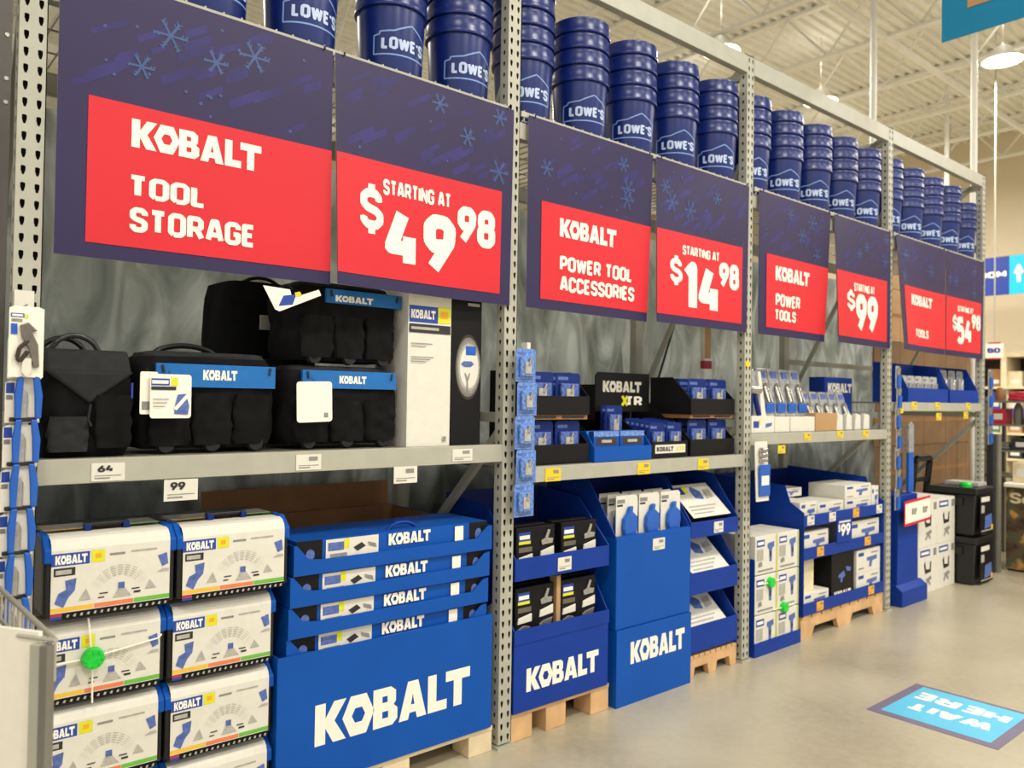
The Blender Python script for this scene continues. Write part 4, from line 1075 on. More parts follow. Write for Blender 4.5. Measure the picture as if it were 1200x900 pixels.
for k, z in enumerate((.160, .485, .805)):
    x = 3.26; lab = 'white-topped tool box leaning in the %s tier of the narrow blue display' % ['bottom', 'middle', 'top'][k]
    t = thing('tilted_pack', lab, 'boxed tool', (3.44, .1, z), 'tilted boxes in the narrow display')
    ya, za, yb, zb_ = .015, z + .10, .20, z + .265
    q = MB().prismx([(ya, za), (yb, zb_), (yb + .05, zb_ - .05), (ya + .05, za - .05)], x, x + .36, 'black_card'); q.build('box_body', t, bevel=.003)
    ly = math.hypot(yb - ya, zb_ - za); ny, nz = -(zb_ - za) / ly, (yb - ya) / ly
    MB().art(lambda u, v, o: (x + u * .36, ya + v * (yb - ya) + ny * o, za + v * (zb_ - za) + nz * o),
             [('r', 0, 0, 1, 1, 'paper'), ('r', .04, .70, .26, .92, 'label_blue'), ('r', .26, .72, .36, .94, 'lime'), ('p', [(.42, .55), (.62, .5), (.66, .75), (.5, .92), (.42, .8)], 'pic_blue'),
              ('r', .08, .3, .8, .34, 'paper_grey'), ('r', .08, .2, .7, .24, 'paper_grey'), ('p', [(.7, .5), (.9, .55), (.92, .8), (.75, .78)], 'paper_grey'), ('r', .08, .1, .6, .13, 'paper_grey')], .0006).build('printed_lid', t)
    q = MB().box(3.235, 3.645, .30, .44, z, z + .20, 'black')
    tag(recenter(q.build('dark_pack', bevel=.006), (3.44, .37, z)), 'dark boxed tool at the back of the %s tier of the narrow display' % ['bottom', 'middle', 'top'][k], 'boxed tool', 'dark boxes at the back of the tiers')
tag(recenter(MB().box(3.60, 3.655, .66, .72, .0, 1.15, 'magenta').build('red_post'), (3.63, .69, 0)), 'dark red post behind the narrow three-tier display', 'post')

# ------------------------------------------------------------------ bay three, shelf
D3 = 1.376
def pliers_clam(loc, lab, w=.12, h=.33, clone=None, base='paper', grp='clear packs on the power tools shelf', blue=True):
    if clone: return copy_tree(clone, loc, lab)
    x, y, z = loc
    t = thing('clamshell_pack', lab, 'packaged tool', loc, grp)
    MB().prismx([(y - .02, z), (y + .02, z), (y + .075, z + h), (y + .06, z + h + .01), (y + .05, z + h)], x - w / 2, x + w / 2, 'clear_pack').build('clear_shell', t, bevel=.008)
    q = MB()
    q.cyl((x - .02, y - .024, z + h * .3), (x - .016, y + .012, z + h * .62), .012, 'chrome', 12).cyl((x + .02, y - .024, z + h * .3), (x + .014, y + .012, z + h * .62), .012, 'chrome', 12)
    q.cyl((x, y - .008, z + h * .5), (x, y + .022, z + h * .5), .02, 'chrome', 14).cyl((x, y + .0, z + h * .66), (x, y + .02, z + h * .66), .016, 'chrome', 14)
    q.build('steel_tool', t, True)
    if blue: MB().box(x - w * .4, x + w * .4, y - .028, y - .016, z + h * .08, z + h * .28, 'tool_blue').build('blue_grip', t, bevel=.004)
    MB().prismx([(y + .035, z + h * .74), (y + .040, z + h * .96), (y + .046, z + h * .96), (y + .04, z + h * .74)], x - w * .3, x + w * .3, 'pic_blue').build('hang_card', t)
    return t
c = None
for k in range(4):
    for r_ in range(2):
        loc = (4.22 + .135 * k, .15 + .12 * r_, D3 + .102)
        lab = 'tall clear pack with blue grip, %s along, %s row, power tools shelf' % (ORD[k], ['front', 'rear'][r_])
        c = pliers_clam(loc, lab, .125, .31, c)
        if k == 0 and r_ == 0: c0_ = c
        c = c0_
c = None
for k in range(5):
    for r_ in range(2):
        if r_ and k > 1: continue
        loc = (4.80 + .13 * k, .17 + .12 * r_, D3 + .008)
        lab = 'shorter clear tool pack, %s along, %s row, near the blue logo box' % (ORD[k], ['front', 'rear'][r_])
        if c is None: c = pliers_clam(loc, lab, .11, .26, None, blue=False, grp='shorter clear packs by the blue box')
        else: copy_tree(c, loc, lab)
t = thing('boxed_pliers', 'white open-fronted pliers box beside the yellow-dotted post', 'boxed tool', (4.0, .1, D3))
q = MB().box(3.875, 4.135, .045, .14, D3, D3 + .105, 'paper'); q.front(3.875, D3, 4.135, D3 + .105, .045, [('r', .08, .3, .32, .7, 'label_blue'), ('r', .32, .5, .40, .8, 'lime'), ('p', [(.6, .3), (.85, .4), (.9, .6), (.62, .55)], 'pic_blue')]); q.build('base_box', t, bevel=.002)
q = MB().prism([(3.875, D3 + .105), (4.135, D3 + .105), (4.06, D3 + .39), (3.875, D3 + .40)], .12, .135, 'clear_pack'); q.prism([(4.085, D3 + .105), (4.135, D3 + .105), (4.065, D3 + .39), (4.035, D3 + .39)], .105, .121, 'paper'); q.build('open_frame', t)
q = MB().cyl((3.93, .09, D3 + .11), (3.95, .10, D3 + .24), .016, 'kblue_navy', 10).cyl((4.03, .09, D3 + .11), (3.99, .10, D3 + .24), .016, 'kblue_navy', 10).cyl((3.92, .10, D3 + .27), (4.04, .10, D3 + .27), .028, 'chrome', 12); q.build('steel_pliers', t, True)
for k in range(2):
    o = MB().box(4.15 + .19 * k, 4.15 + .19 * k + (.18, .31)[k], .05, .36, D3, D3 + .10, 'paper').build('white_box', bevel=.003)
    tag(recenter(o, (4.25 + .2 * k, .09, D3)), ['small blank white box below the tall clear packs', 'wide blank white box beside the brown carton'][k], 'box', 'white boxes on the power tools shelf')
    o.location.x += .0
tag(recenter(MB().box(4.66, 4.95, .05, .12, D3, D3 + .125, 'card_tan').build('brown_carton', bevel=.002), (4.8, .08, D3)), 'small open brown carton on the power tools shelf', 'carton')
c = None
for k in range(4):
    loc = (5.04 + .135 * k, .07, D3); lab = 'narrow white upright pack with a clear edge, %s after the brown carton' % ORD[k]
    if c is None:
        c = thing('narrow_pack', lab, 'packaged tool', loc, 'narrow white packs by the fourth post')
        MB().prism([(loc[0] - .045, D3), (loc[0] + .045, D3), (loc[0] + .04, D3 + .11), (loc[0] - .03, D3 + .12)], .07, .10, 'paper').build('white_card', c, bevel=.004)
        MB().box(loc[0] + .046, loc[0] + .07, .075, .10, D3, D3 + .10, 'clear_pack').build('clear_edge', c, bevel=.003)
    else: copy_tree(c, loc, lab)
t = thing('logo_box', 'long blue box with white logo behind the narrow packs', 'box', (5.4, .3, D3))
q = MB().box(5.20, 5.625, .275, .40, D3, D3 + .39, 'kblue_deep'); q.front(5.25, D3 + .275, 5.62, D3 + .345, .275, [('k', 0, 0, 1, 1, 'white_print')]); q.build('printed_box', t, bevel=.003)
# clip strip on the third post
t = thing('card_strip_pack', 'white and blue carded pliers hanging low on the yellow-dotted post', 'packaged pliers', (3.83, -.05, .98))
MB().prismx([(-.05, 1.33), (-.045, 1.33), (-.06, .97), (-.065, .97)], 3.765, 3.90, 'paper').build('backing_card', t)
q = MB().box(3.785, 3.90, -.075, -.066, 1.0, 1.19, 'tool_blue'); q.front(3.785, 1.0, 3.90, 1.19, -.0755, [('r', .15, .35, .85, .65, 'white_print')]); q.build('blue_label', t, bevel=.003)
q = MB()
for z in (1.22, 1.25, 1.28): q.cyl((3.80, -.07, z), (3.86, -.07, z), .014, 'chrome', 12)
q.build('steel_part', t, True)

# ------------------------------------------------------------------ bay three, floor
BOXW = None
def tall_box(loc, lab, w=.245, h=.238):
    x, y, z = loc
    t = thing('white_tool_carton', lab, 'carton', loc, 'stacked white tool cartons')
    q = MB().box(x, x + w, y, y + .28, z, z + h, 'paper')
    q.front(x, z, x + w, z + h, y, [('r', .06, .72, .42, .90, 'label_blue'), ('r', .1, .77, .38, .85, 'white_print'), ('r', .06, .36, .36, .66, 'paper_grey'), ('p', [(.55, .78), (.85, .82), (.86, .68), (.76, .64), (.74, .30), (.64, .30), (.62, .62), (.55, .68)], 'pic_blue'),
            ('r', .66, .42, .74, .56, 'ink'), ('r', .1, .08, .8, .12, 'ink_grey'), ('r', .96, 0, 1, 1, 'lime'), ('p', [(.12, .2), (.3, .22), (.28, .34), (.14, .32)], 'ink_grey')])
    q.build('printed_carton', t, bevel=.003)
    return t
t = thing('floor_tray', 'low blue cardboard tray under the stacked white tool cartons', 'display tray', (4.13, .2, 0))
MB().box(3.862, 4.402, .0, .006, 0, .085, 'kblue_deep').box(3.862, 3.868, .006, .36, 0, .60, 'kblue_deep').box(4.396, 4.402, .006, .36, 0, .085, 'kblue_deep').box(3.868, 4.396, .006, .36, 0, .006, 'kblue_deep').build('tray_body', t)
for k in range(2):
    for l in range(3):
        loc = (3.880 + .258 * k, .012, .0075 + .2455 * l + (.02 if k else 0) * 0)
        lab = 'white tool carton, %s in the column %s' % (['lowest', 'middle one', 'topmost'][l], ['nearer the yellow-dotted post', 'nearer the pallet display'][k])
        if BOXW is None: BOXW = tall_box(loc, lab)
        else: copy_tree(BOXW, loc, lab, scale=(1, 1, 1.0))
for k in range(2): 
    t = thing('security_tag', 'bright green security disc on the white tool cartons, %s' % ['higher one', 'lower one'][k], 'security tag', (4.0, 0, .3))
    a, z = ((4.04, .44), (4.20, .26))[k]
    MB().cyl((a, .010, z), (a, -.014, z), .034, 'green_tag', 20, .03).build('tag_disc', t, True)
    MB().tube([(a - .12, .006, z), (a, .002, z), (a + .12, .006, z)], .003, 'white_print').build('security_strap', t)
pallet(4.43, 5.61, .012, .86, .152, 'wide wooden pallet with notched sides under the tiered power tool display', 'pallet', notch=True)
t = thing('floor_display', 'wide blue three-tier display of boxed power tools on a notched pallet', 'display stand', (5.0, .4, .153))
for k, (z0, z1) in enumerate(((.160, .240), (.525, .605), (.745, .822))):
    MB().box(4.436, 5.584, .0, .006, z0, z1, 'kblue_deep').box(4.436, 5.584, .006, .80, z0 + .01, z0 + .016, 'kblue_deep').build('tier_tray', t, bevel=.002)
for a in (4.43, 5.584): MB().prismx([(.0, .153), (.0, .84), (.10, .90), (.14, 1.01), (.80, 1.05), (.80, .153)], a, a + .006, 'kblue_deep').build('side_panel', t)
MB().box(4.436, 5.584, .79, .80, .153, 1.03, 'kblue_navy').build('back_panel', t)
q = MB().box(4.86, 5.07, -.008, -.001, .60, .76, 'kblue_deep'); q.front(4.86, .60, 5.07, .76, -.008, [('t', .25, .25, .9, .78, 'white_print', '99'), ('t', .06, .45, .2, .8, 'white_print', '$'), ('r', .1, .84, .9, .92, 'paper')]); q.build('price_card', t)
def tool_carton(loc, dims, lab, m='paper', pic='drill'):
    x, y, z = loc; w, d, h = dims
    t = thing('power_tool_carton', lab, 'carton', loc, 'boxed power tools')
    q = MB().box(x, x + w, y, y + d, z, z + h, m)
    its = [('r', .08, .72, .3, .88, 'label_blue'), ('p', [(.42, .62), (.85, .66), (.86, .48), (.66, .44), (.62, .18), (.52, .18), (.54, .46), (.42, .48)], 'pic_blue'), ('r', .08, .15, .3, .22, 'ink_grey'), ('r', .6, .78, .9, .84, 'ink_grey')]
    if pic == 'kit': its = [('k', .12, .06, .86, .22, 'white_print'), ('p', [(.3, .55), (.55, .62), (.6, .5), (.5, .48), (.46, .38), (.38, .4), (.4, .5), (.3, .48)], 'pic_blue'), ('p', [(.62, .7), (.85, .66), (.84, .58), (.66, .6)], 'pic_blue')]
    if pic == 'none': its = []
    q.front(x, z, x + w, z + h, y, its); q.build('printed_carton', t, bevel=.002)
    return t
L3 = [((4.46, .02, .178), (.34, .22, .115), 'small white tool carton in the bottom tier of the power tool display'),
      ((4.45, .06, .294), (.22, .20, .22), 'plain beige carton above the small carton in the bottom tier', 'cream', 'none'),
      ((4.83, .015, .178), (.32, .25, .34), 'black kit carton with white logo in the bottom tier', 'black_card', 'kit'),
      ((5.20, .02, .178), (.37, .25, .155), 'white tool carton, lower of two beside the black kit carton'),
      ((5.20, .02, .335), (.37, .25, .165), 'white tool carton, upper of two beside the black kit carton'),
      ((4.45, .03, .543), (.36, .25, .160), 'white tool carton in the middle tier beside the price card'),
      ((5.09, .03, .543), (.48, .25, .170), 'long white tool carton in the middle tier past the price card'),
      ((4.45, .04, .762), (.22, .25, .14), 'small white tool carton at the near corner of the top tier'),
      ((4.68, .04, .762), (.36, .25, .12), 'white tool carton in the top tier next to the corner one'),
      ((4.50, .25, .905), (.34, .30, .06), 'flat grey-white carton lying at the back of the top tier'),
      ((5.06, .04, .762), (.40, .28, .115), 'white tool carton, lower of two in the top tier'),
      ((5.06, .04, .879), (.40, .28, .10), 'white tool carton, upper of two in the top tier'),
      ((5.47, .04, .762), (.11, .25, .19), 'narrow white carton at the far end of the top tier')]
for a in L3: tool_carton(*a)
for k, (x, z, m) in enumerate(((4.60, .535, 'orange'), (5.28, .535, 'orange'), (4.60, .168, 'orange'), (5.34, .168, 'orange'), (5.10, .755, 'orange'), (4.47, .755, 'paper'), (4.76, .755, 'paper'), (5.46, .755, 'paper'))):
    price_tag(x, x + .09, z, z + .062, -.001, m, ['orange price tag under the white carton beside the price card', 'orange price tag under the long white carton', 'orange price tag at the near end of the bottom lip', 'orange price tag at the far end of the bottom lip',
              'orange price tag on the top lip of the power tool display', 'white price tag at the near end of the top lip', 'white price tag second along the top lip', 'white price tag at the far end of the top lip'][k])

# ------------------------------------------------------------------ bay four
D4 = 1.586
for k, (a, b_) in enumerate(((6.04, 6.82), (6.86, 7.50))):
    t = thing('display_tray', ['wide blue display tray with raised sides on the hand tools shelf', 'narrower blue display tray of clear packs by the last post'][k], 'display tray', ((a + b_) / 2, .2, D4))
    q = MB().box(a, b_, .02, .026, D4, D4 + .115, 'kblue_deep').box(a, b_, .30, .306, D4, D4 + .33, 'kblue_deep').box(a + .006, b_ - .006, .026, .30, D4, D4 + .006, 'kblue_deep')
    for x in (a, b_ - .006): q.prismx([(.026, D4), (.026, D4 + .115), (.12, D4 + .31), (.30, D4 + .33), (.30, D4)], x, x + .006, 'kblue_deep')
    q.build('tray_body', t)
c = None
for k in range(5):
    loc = (6.125 + .148 * k, .10, D4 + .008); lab = 'carded tool with white top in the wide blue tray, %s along' % ORD[k]
    if c is None: c = card_pack('blister_pack', loc, lab, 'carded tools in the wide blue tray', .14, .21, 'clear_pack', 'paper_grey')
    else: copy_tree(c, loc, lab)
c = None
for k in range(3):
    loc = (6.98 + .18 * k, .12, D4 + .008); lab = 'carded tool in the narrower blue tray, %s along' % ORD[k]
    if c is None: c = card_pack('blister_pack', loc, lab, 'carded tools in the narrower blue tray', .15, .28, 'clear_pack', 'ink_grey', tool='sq')
    else: copy_tree(c, loc, lab)
for k, (x, z, h, m) in enumerate(((5.80, 1.30, .40, 0), (5.80, .80, .46, 1))):
    pass
def hang_tool(loc, lab, L_=.17):
    x, y, z = loc
    t = thing('hanging_tool', lab, 'packaged tool', loc, 'tools hanging on the rack posts')
    MB().box(x - .035, x + .035, y, y + .003, z - L_, z, 'clear_pack').build('backing_card', t)
    MB().prism([(x - .022, z - L_ * .95), (x + .028, z - L_ * .95), (x + .03, z - L_ * .42), (x - .018, z - L_ * .42)], y - .016, y - .001, 'tool_blue').build('blue_grip', t, bevel=.003)
    MB().prism([(x - .02, z - L_ * .4), (x + .02, z - L_ * .4), (x + .03, z - L_ * .1), (x, z - .005), (x - .02, z - L_ * .15)], y - .012, y - .001, 'chrome').build('steel_head', t, bevel=.003)
    return t
c = None
for k in range(7):
    loc = (5.745 + (.01 if k % 2 else -.008), -.03, 1.86 - k * .155); lab = 'blue-gripped tool hanging on the fourth post, %s down' % ORD[k]
    if c is None: c = hang_tool(loc, lab)
    else: copy_tree(c, loc, lab)
for k in range(4): copy_tree(c, (7.65, -.03, 1.90 - k * .17), 'blue-gripped tool hanging past the last post, %s down' % ORD[k], scale=(1.3, 1, 1.05))
# tall hanging hand saws / pry bars by the fourth post
for k in range(2):
    x = (6.0, 6.18)[k]
    t = thing('long_hand_tool', ['long grey-headed tool with dark shaft hanging above the blue floor stand', 'long blue-handled tool hanging above the blue floor stand'][k], 'hand tool', (x, .05, .86))
    MB().prism([(x - .045, 1.18), (x + .045, 1.18), (x + .045, 1.40), (x, 1.43), (x - .045, 1.40)], .05, .07, 'tool_grey' if k == 0 else 'clear_pack').build('steel_head', t, bevel=.004)
    MB().box(x - (.02, .045)[k], x + (.02, .045)[k], .05, .075, .86, 1.18, ('brown_dark', 'tool_blue')[k]).build('handle', t, bevel=.006)
t = thing('floor_stand', 'slim blue cardboard floor stand with a wider foot', 'display stand', (6.1, .1, 0))
MB().prism([(5.86, .10), (6.24, .10), (6.22, .855), (5.88, .855)], .02, .30, 'kblue_deep').build('column', t, bevel=.004)
MB().prismx([(-.03, 0), (-.03, .12), (.02, .16), (.32, .16), (.32, 0)], 5.84, 6.30, 'kblue_deep').build('foot', t, bevel=.004)
t = thing('sale_sign', 'small white sign with red borders above the blue floor stand', 'sign', (6.1, 0, .62))
q = MB().prism([(5.86, .620), (6.33, .640), (6.33, .835), (5.86, .815)], -.036, -.032, 'red'); q.build('red_border', t)
q = MB().prism([(5.868, .642), (6.322, .662), (6.322, .815), (5.868, .795)], -.0385, -.0365, 'white_print'); q.build('white_face', t)
q = MB()
for a in (5.98, 6.18): q.front(a, .705, a + .09, .755, -.0388, [('r', 0, 0, .38, 1, 'ink_grey'), ('r', .45, 0, .8, 1, 'ink_grey'), ('r', .85, .5, 1, 1, 'ink_grey')])
q.build('price_print', t)
MB().box(6.08, 6.12, -.031, .018, .70, .73, 'ink').build('bracket', t)
c = None
for k in range(2):
    for l in range(2):
        loc = (6.34 + .375 * k, .06, .385 * l); x, y, z = loc
        lab = 'white carton with a black chair picture, %s, %s' % (['bottom', 'top'][l], ['beside the blue stand', 'beside the black totes'][k])
        lab = lab.replace('chair', 'tool stand')
        if c is None:
            c = thing('stand_carton', lab, 'carton', loc, 'white cartons by the blue stand')
            q = MB().box(x, x + .37, y, y + .45, z, z + .383, 'paper')
            q.front(x, z, x + .37, z + .383, y, [('r', .1, .80, .62, .94, 'label_blue'), ('r', .15, .84, .56, .9, 'white_print'), ('r', .8, .78, .96, .94, 'ink_grey'), ('p', [(.3, .62), (.36, .7), (.4, .52), (.6, .5), (.62, .66), (.68, .68), (.66, .44), (.36, .42)], 'ink'), ('p', [(.36, .3), (.66, .36), (.7, .28), (.58, .26), (.66, .16), (.58, .16), (.5, .24), (.4, .14), (.34, .16), (.44, .26)], 'ink_grey')])
            q.build('printed_carton', c, bevel=.003)
        else: copy_tree(c, loc, lab)
# black totes
TT = None
for l in range(2):
    z = .43 * l; x0, x1, y0, y1 = 7.10, 7.50, -.10, .29
    lab = ['lower black storage tote on the floor past the white cartons', 'upper black storage tote with a green tag on its lid'][l]
    if TT is None:
        TT = thing('storage_tote', lab, 'storage tote', ((x0 + x1) / 2, .1, 0), 'stacked black totes')
        MB().prismx([(y0 + .02, .002), (y0 - .0, .36), (y1, .36), (y1 - .02, .002)], x0 + .01, x1 - .01, 'black').build('tote_body', TT, bevel=.012)
        MB().box(x0 - .005, x1 + .005, y0 - .015, y1 + .012, .36, .415, 'black').build('lid', TT, bevel=.010)
        q = MB().box(x0 + .06, x1 - .04, y0 - .022, y0 - .016, .02, .345, 'black_card'); q.front(x0 + .06, .02, x1 - .04, .345, y0 - .022, [('r', .05, .84, .7, .97, 'paper'), ('r', .06, .55, .3, .75, 'paper_grey'), ('p', [(.3, .1), (.9, .15), (.85, .5), (.35, .45)], 'pic_blue'), ('r', .05, .05, .9, .08, 'paper_grey'), ('r', .8, .06, .95, .2, 'strip_yellow')]); q.build('printed_label', TT)
        for x in (x0 - .012,): MB().box(x, x + .02, .0, .18, .26, .33, 'black').build('side_latch', TT, bevel=.004)
    else: copy_tree(TT, (TT.location.x, TT.location.y, z), lab)
t = thing('security_tag', 'bright green security disc on top of the black totes', 'security tag', (7.22, .02, .85))
MB().lathe([(0, .845), (.05, .845), (.05, .87), (.035, .885), (0, .885)], 'green_tag', 20, 7.22, .02).build('tag_disc', t, True)
tag(recenter(MB().box(7.28, 7.48, -.06, .22, .848, .88, 'paper_grey').build('flat_pack', bevel=.003), (7.38, .08, .848)), 'flat grey pack lying on the upper black tote', 'package')
# black cart handle behind the white cartons
t = thing('hand_cart', 'black folding cart handle standing behind the white cartons', 'cart', (7.27, .6, 0))
MB().tube([(7.13, .52, .10), (7.13, .42, 1.03), (7.16, .415, 1.07), (7.42, .415, 1.07), (7.45, .42, 1.03), (7.45, .52, .10)], .030, 'black').build('handle_frame', t, True)
MB().box(7.10, 7.45, .56, .84, .08, .70, 'black').build('cart_body', t, bevel=.01)
MB().cyl((7.13, .44, .87), (7.45, .44, .87), .022, 'black').build('crossbar', t)
for x in (7.12, 7.42): MB().cyl((x - .02, .62, .05), (x + .02, .62, .05), .05, 'black', 20).build('wheel', t)
# brown cartons filling the rear of the last bay
c = None
cd_ = [None, None]
for k in range(5):
    for l in range(6):
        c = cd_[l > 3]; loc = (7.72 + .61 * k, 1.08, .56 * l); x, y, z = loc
        lab = 'large brown carton beyond the last post, %s row up, %s along' % (ORD[l], ORD[k])
        if c is None:
            c = thing('brown_carton', lab, 'carton', loc, 'brown cartons beyond the last bay')
            q = MB().box(x, x + .60, y, y + .36, z, z + .555, ('card_shaded', 'card_tan')[l > 3]); q.box(x, x + .60, y - .001, y, z + .26, z + .30, 'card_brown'); q.build('carton_body', c, bevel=.004); cd_[l > 3] = c
        else: copy_tree(c, loc, lab)

# ------------------------------------------------------------------ floor decal
t = thing('floor_mat', 'light blue floor sticker reading wait here, grey border', 'floor sticker', (3.91, -1.11, 0))
MB().box(3.605, 4.205, -1.425, -.815, .0, .0016, 'mat_edge').build('border', t)
MB().box(3.66, 4.175, -1.375, -.865, .0016, .0022, 'mat_cyan').build('blue_field', t)
def PM(u, v, o): return (4.175 - .06 - (1 - (1 - v)) * .0 - v * .0 - (v) * 0 - 0, 0, 0)
q = MB().art(lambda u, v, o: (4.12 - v * .40, -1.37 + u * .50, .0024 + o), [('t', .10, .12 + .42, .86, .30 + .52, 'white_print', 'WAIT', .05)], .0001)
q.art(lambda u, v, o: (4.12 - v * .40, -1.37 + u * .50, .0024 + o), [('t', .06, .08, .94, .38, 'white_print', 'HERE', .05)], .0001)
q.build('lettering', t)

# ------------------------------------------------------------------ white panel fixture in front of the first post
t = thing('end_stand', 'white-faced stand with metal corner post and wire top, near the tool cases', 'display stand', (-.3, -.6, 0))
P1 = Vector((-.118, -.90)); dl = Vector((-.13, .208)).normalized(); dr = Vector((0.0, 1.0))
Z1 = 1.052
def quadv(mb, a, b_, z0, z1, th, m):
    n = Vector((-(b_ - a).y, (b_ - a).x)).normalized() * th
    vs = [(p.x, p.y, z) for z in (z0, z1) for p in (a, b_, b_ + n, a + n)]
    mb.add(vs, [(0, 3, 2, 1), (4, 5, 6, 7), (0, 1, 5, 4), (1, 2, 6, 5), (2, 3, 7, 6), (3, 0, 4, 7)], m)
q = MB(); quadv(q, P1 + dl * .045, P1 + dl * .50, 0, Z1 + .02, -.01, 'white_print'); q.build('white_panel', t)
q = MB(); quadv(q, P1 + dl * .045, P1 + dl * .02, 0, Z1, -.02, 'steel'); quadv(q, P1 + dl * .02, P1, 0, Z1, -.02, 'steel_dark'); q.build('corner_post', t)
q = MB(); top = [(P1.x, P1.y, Z1 + .008), (P1.x - .02, P1.y + .70, Z1 + .008)]
q.tube(top, .006, 'wire'); q.tube([(x - .0, y, z - .075) for x, y, z in top], .004, 'wire')
for k in range(15):
    f = k / 14; y = P1.y + .70 * f; x = P1.x - .02 * f; q.tube([(x, y, Z1 + .008), (x, y, Z1 - .075)], .0028, 'wire')
q.tube([(P1.x, P1.y, Z1 + .008), tuple((P1 + dl * .10)) + (Z1 + .008,)], .005, 'wire')
q.build('wire_basket', t, True)
tag(recenter(MB().box(-.45, -.21, -.62, -.40, Z1 + .022, Z1 + .045, 'paper').box(-.44, -.215, -.621, -.62, Z1 + .032, Z1 + .037, 'red').build('paper_pad'), (-.3, -.6, Z1 - .02)), 'white pad with a red stripe lying inside the wire-topped stand', 'paper pad')

# ------------------------------------------------------------------ beyond the racks
t = thing('hanging_banner', 'teal sign hanging from the ceiling over the aisle', 'sign', (5.5, -1.2, 4.15))
MB().box(5.49, 5.50, -2.10, -.43, 4.15, 5.20, 'teal').build('sign_board', t)
MB().box(5.484, 5.489, -.95, -.60, 4.335, 4.95, 'card_tan').box(5.484, 5.489, -1.2, -.95, 4.335, 4.48, 'card_tan').build('pale_lettering', t)
MB().tube([(5.495, -.6, 5.2), (5.495, -.6, 7.2)], .006, 'wire').tube([(5.495, -1.9, 5.2), (5.495, -1.9, 7.2)], .006, 'wire').build('hanging_cable', t)
t = thing('wall_banner', 'navy and cyan hanging banner beyond the racks, partly reading room', 'sign', (15.5, 2.2, 3.62))
MB().box(16.0, 16.03, 2.46, 3.9, 3.62, 4.33, 'banner_blue').build('navy_panel', t)
MB().box(16.0, 16.03, .9, 2.46, 3.62, 4.33, 'cyan').build('cyan_panel', t)
def PB(u, v, o): return (15.995 - o, 3.9 - u * 3.0, 3.62 + v * .71)
MB().art(PB, [('t', .22, .46, .465, .62, 'white_print', 'TROOM', .04), ('t', .505, .30, .56, .75, 'white_print', '^', .05), ('t', .60, .28, .68, .76, 'white_print', '9', .05)], .002).build('lettering', t)
MB().tube([(16.01, 3.5, 4.33), (16.01, 3.5, 7.2)], .01, 'wire').tube([(16.01, 1.2, 4.33), (16.01, 1.2, 7.2)], .01, 'wire').build('hanging_cable', t)
t = thing('aisle_marker', 'small white aisle sign with navy letters and rounded ends, beyond the last post', 'sign', (12, 1.4, 2.2))
q = MB().box(12.0, 12.02, 1.27, 1.49, 2.24, 2.44, 'white_print').box(11.998, 12.02, 1.30, 1.46, 2.44, 2.46, 'magenta').box(11.998, 12.02, 1.30, 1.46, 2.22, 2.24, 'magenta'); q.build('sign_face', t, bevel=.002)
MB().art(lambda u, v, o: (11.998 - o, 1.49 - u * .22, 2.24 + v * .2), [('t', .1, .35, .85, .7, 'banner_blue', 'BD', .05)], .001).build('lettering', t)
MB().tube([(12.01, 1.38, 2.46), (12.01, 1.38, 7.2)], .01, 'wire').build('hanging_cable', t)
# dark post and poster at the aisle end
t = thing('end_post', 'dark grey square post beside the leafy poster', 'post', (7.94, .02, 0))
MB().box(7.90, 7.98, -.02, .06, 0, 1.30, 'steel_dark').box(7.83, 7.90, .0, .06, 0, 1.30, 'ink').build('post_tube', t, bevel=.004)
t = thing('poster_stand', 'tall leafy brown poster panel with pale lettering at the aisle end', 'poster', (8.3, -.5, 0))
MB().box(8.10, 8.14, -1.10, -.02, .02, .80, 'poster_art').build('poster_panel', t)
MB().art(lambda u, v, o: (8.099 - o, -.02 - u * 1.08, .02 + v * .78), [('t', .03, .80, .20, .93, 'cream', 'Sc', .03)], .001).build('lettering', t)
MB().box(8.02, 8.5, -1.1, -.02, .80, .84, 'white_print').build('counter_top', t, bevel=.01)
MB().box(8.14, 8.5, -1.10, -.02, .0, .80, 'brown_dark').build('cabinet_body', t)
rnd = random.Random(5)
cols = ['cream', 'sea_green', 'red', 'card_brown', 'ink', 'purple', 'paper', 'strip_orange', 'magenta', 'label_blue', 'paper_grey', 'brown_dark', 'card_tan', 'steel_dark']
cname = {'cream': 'cream', 'sea_green': 'sea green', 'red': 'bright red', 'card_brown': 'brown', 'ink': 'black', 'purple': 'purple', 'paper': 'white', 'strip_orange': 'orange', 'magenta': 'dark red', 'label_blue': 'blue', 'paper_grey': 'grey', 'brown_dark': 'dark brown', 'card_tan': 'tan', 'steel_dark': 'dull grey'}
t = thing('goods_rack', 'open grey merchandise rack behind the leafy poster counter', 'shelving', (8.9, -.5, 0))
for z in (.86, 1.12, 1.38, 1.62): MB().box(8.62, 9.2, -1.9, .35, z - .02, z, 'steel_dark').build('shelf', t)
for y in (.33, -1.88): MB().box(9.15, 9.2, y, y + .03, 0, 1.75, 'steel_dark').box(8.62, 8.66, y, y + .03, 0, 1.66, 'steel_dark').build('side_post', t)
n = 0
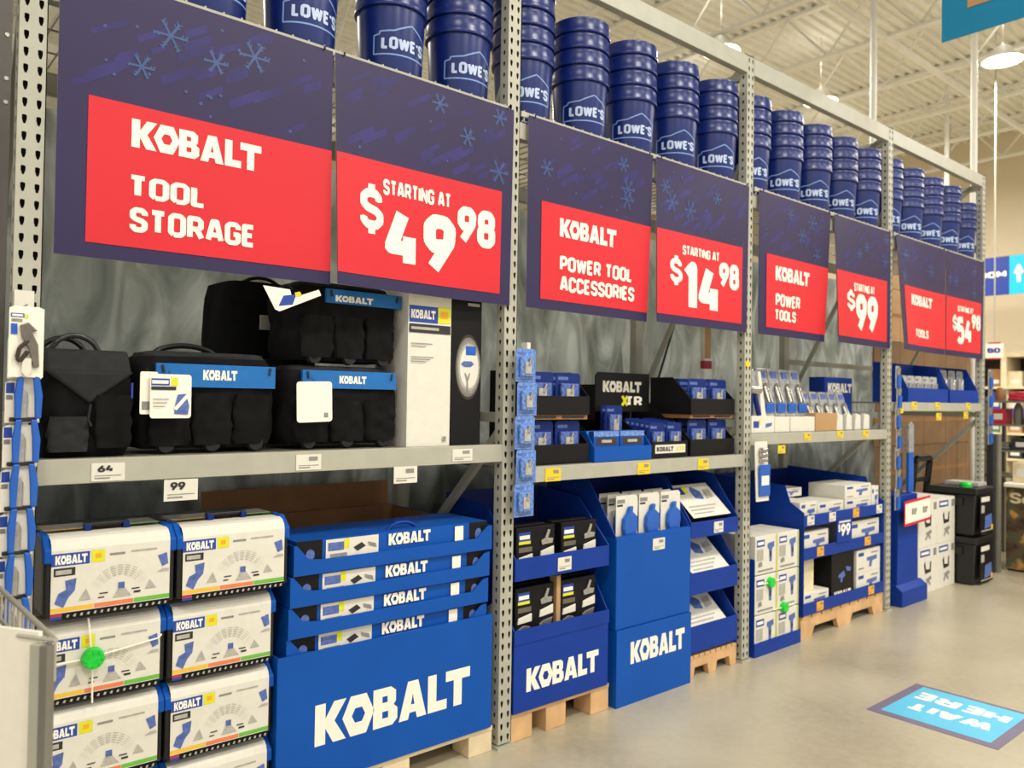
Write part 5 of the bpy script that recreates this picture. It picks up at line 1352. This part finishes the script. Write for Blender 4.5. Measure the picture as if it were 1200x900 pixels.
for li, z in enumerate((.842, 1.121, 1.381, 1.621)):
    y = .30 if z > .85 else -.06
    while y > -1.5 and n < 60:
        w = rnd.uniform(.09, .22); h = rnd.uniform(.09, .22); m = cols[(n * 5 + li) % len(cols)]
        kind = n % 3; xx = 8.66 if z > .85 else 8.15
        q = MB()
        if kind == 0: q.box(xx, xx + .2, y - w, y, z, z + h, m); q.box(xx - .002, xx, y - w * .8, y - w * .2, z + h * .3, z + h * .7, 'paper')
        elif kind == 1: q.lathe([(0, z), (w * .42, z), (w * .46, z + h * .3), (w * .4, z + h * .8), (w * .2, z + h), (0, z + h)], m, 18, xx + .1, y - w / 2)
        else: rbox(q, xx, xx + .22, y - w, y, z, z + h * .7, m, .2, seed=n, lump=.01)
        nm = ['merchandise_box', 'merchandise_jar', 'folded_cloth'][kind]
        lab = '%s %s on the %s shelf level behind the leafy poster, %s along' % (cname[m], ['box', 'rounded jar', 'folded cloth'][kind], ['counter', 'second', 'third', 'top'][li], ORD[min(11, int((.3 - y) / .16))])
        o = q.build(nm, smooth=kind > 0); tag(recenter(o, (xx + .1, y - w / 2, z)), lab, ['box', 'jar', 'cloth'][kind], 'merchandise beyond the racks')
        y -= w + rnd.uniform(.015, .05); n += 1
# far store fronts along the end wall
t = thing('wall_shelving', 'tall beige shelving with dark compartments along the far wall', 'shelving', (17.3, 2.6, 0))
q = MB().box(17.0, 17.9, -6, 6, 2.52, 2.62, 'cream').box(17.8, 17.9, -6, 6, 0, 2.52, 'brown_dark')
q.build('carcass', t)
for k in range(13): MB().box(17.0, 17.8, -6 + k * .98, -5.9 + k * .98, 0, 2.52, 'cream').build('upright_panel', t)
for z in (.5, 1.0, 1.45, 1.9): MB().box(17.02, 17.8, -6, 6, z, z + .04, 'cream').build('shelf', t)
MB().box(16.96, 17.0, -6, 6, 1.32, 1.52, 'purple').build('purple_strip', t)
n = 0
for li, z in enumerate((.54, 1.04, 1.49, 1.94)):
    for k in range(12):
        y = -.9 + k * .36; m = cols[(n * 3 + 2) % len(cols)]; h = .25 + .1 * ((n * 7) % 3) / 2
        a = int((y + 6) / .98); y = min(y, 3.5)
        o = MB().box(17.1, 17.4, y - .12, y + .12, z + .001, z + h, m).box(17.098, 17.1, y - .08, y + .08, z + .06, z + .14, 'paper').build('shelf_box', bevel=.01)
        tag(recenter(o, (17.25, y, z)), '%s box on the %s far wall shelf, %s from its end' % (cname[m], ['lowest', 'second', 'third', 'top'][li], ORD[k]), 'box', 'boxes on the far wall shelving'); n += 1
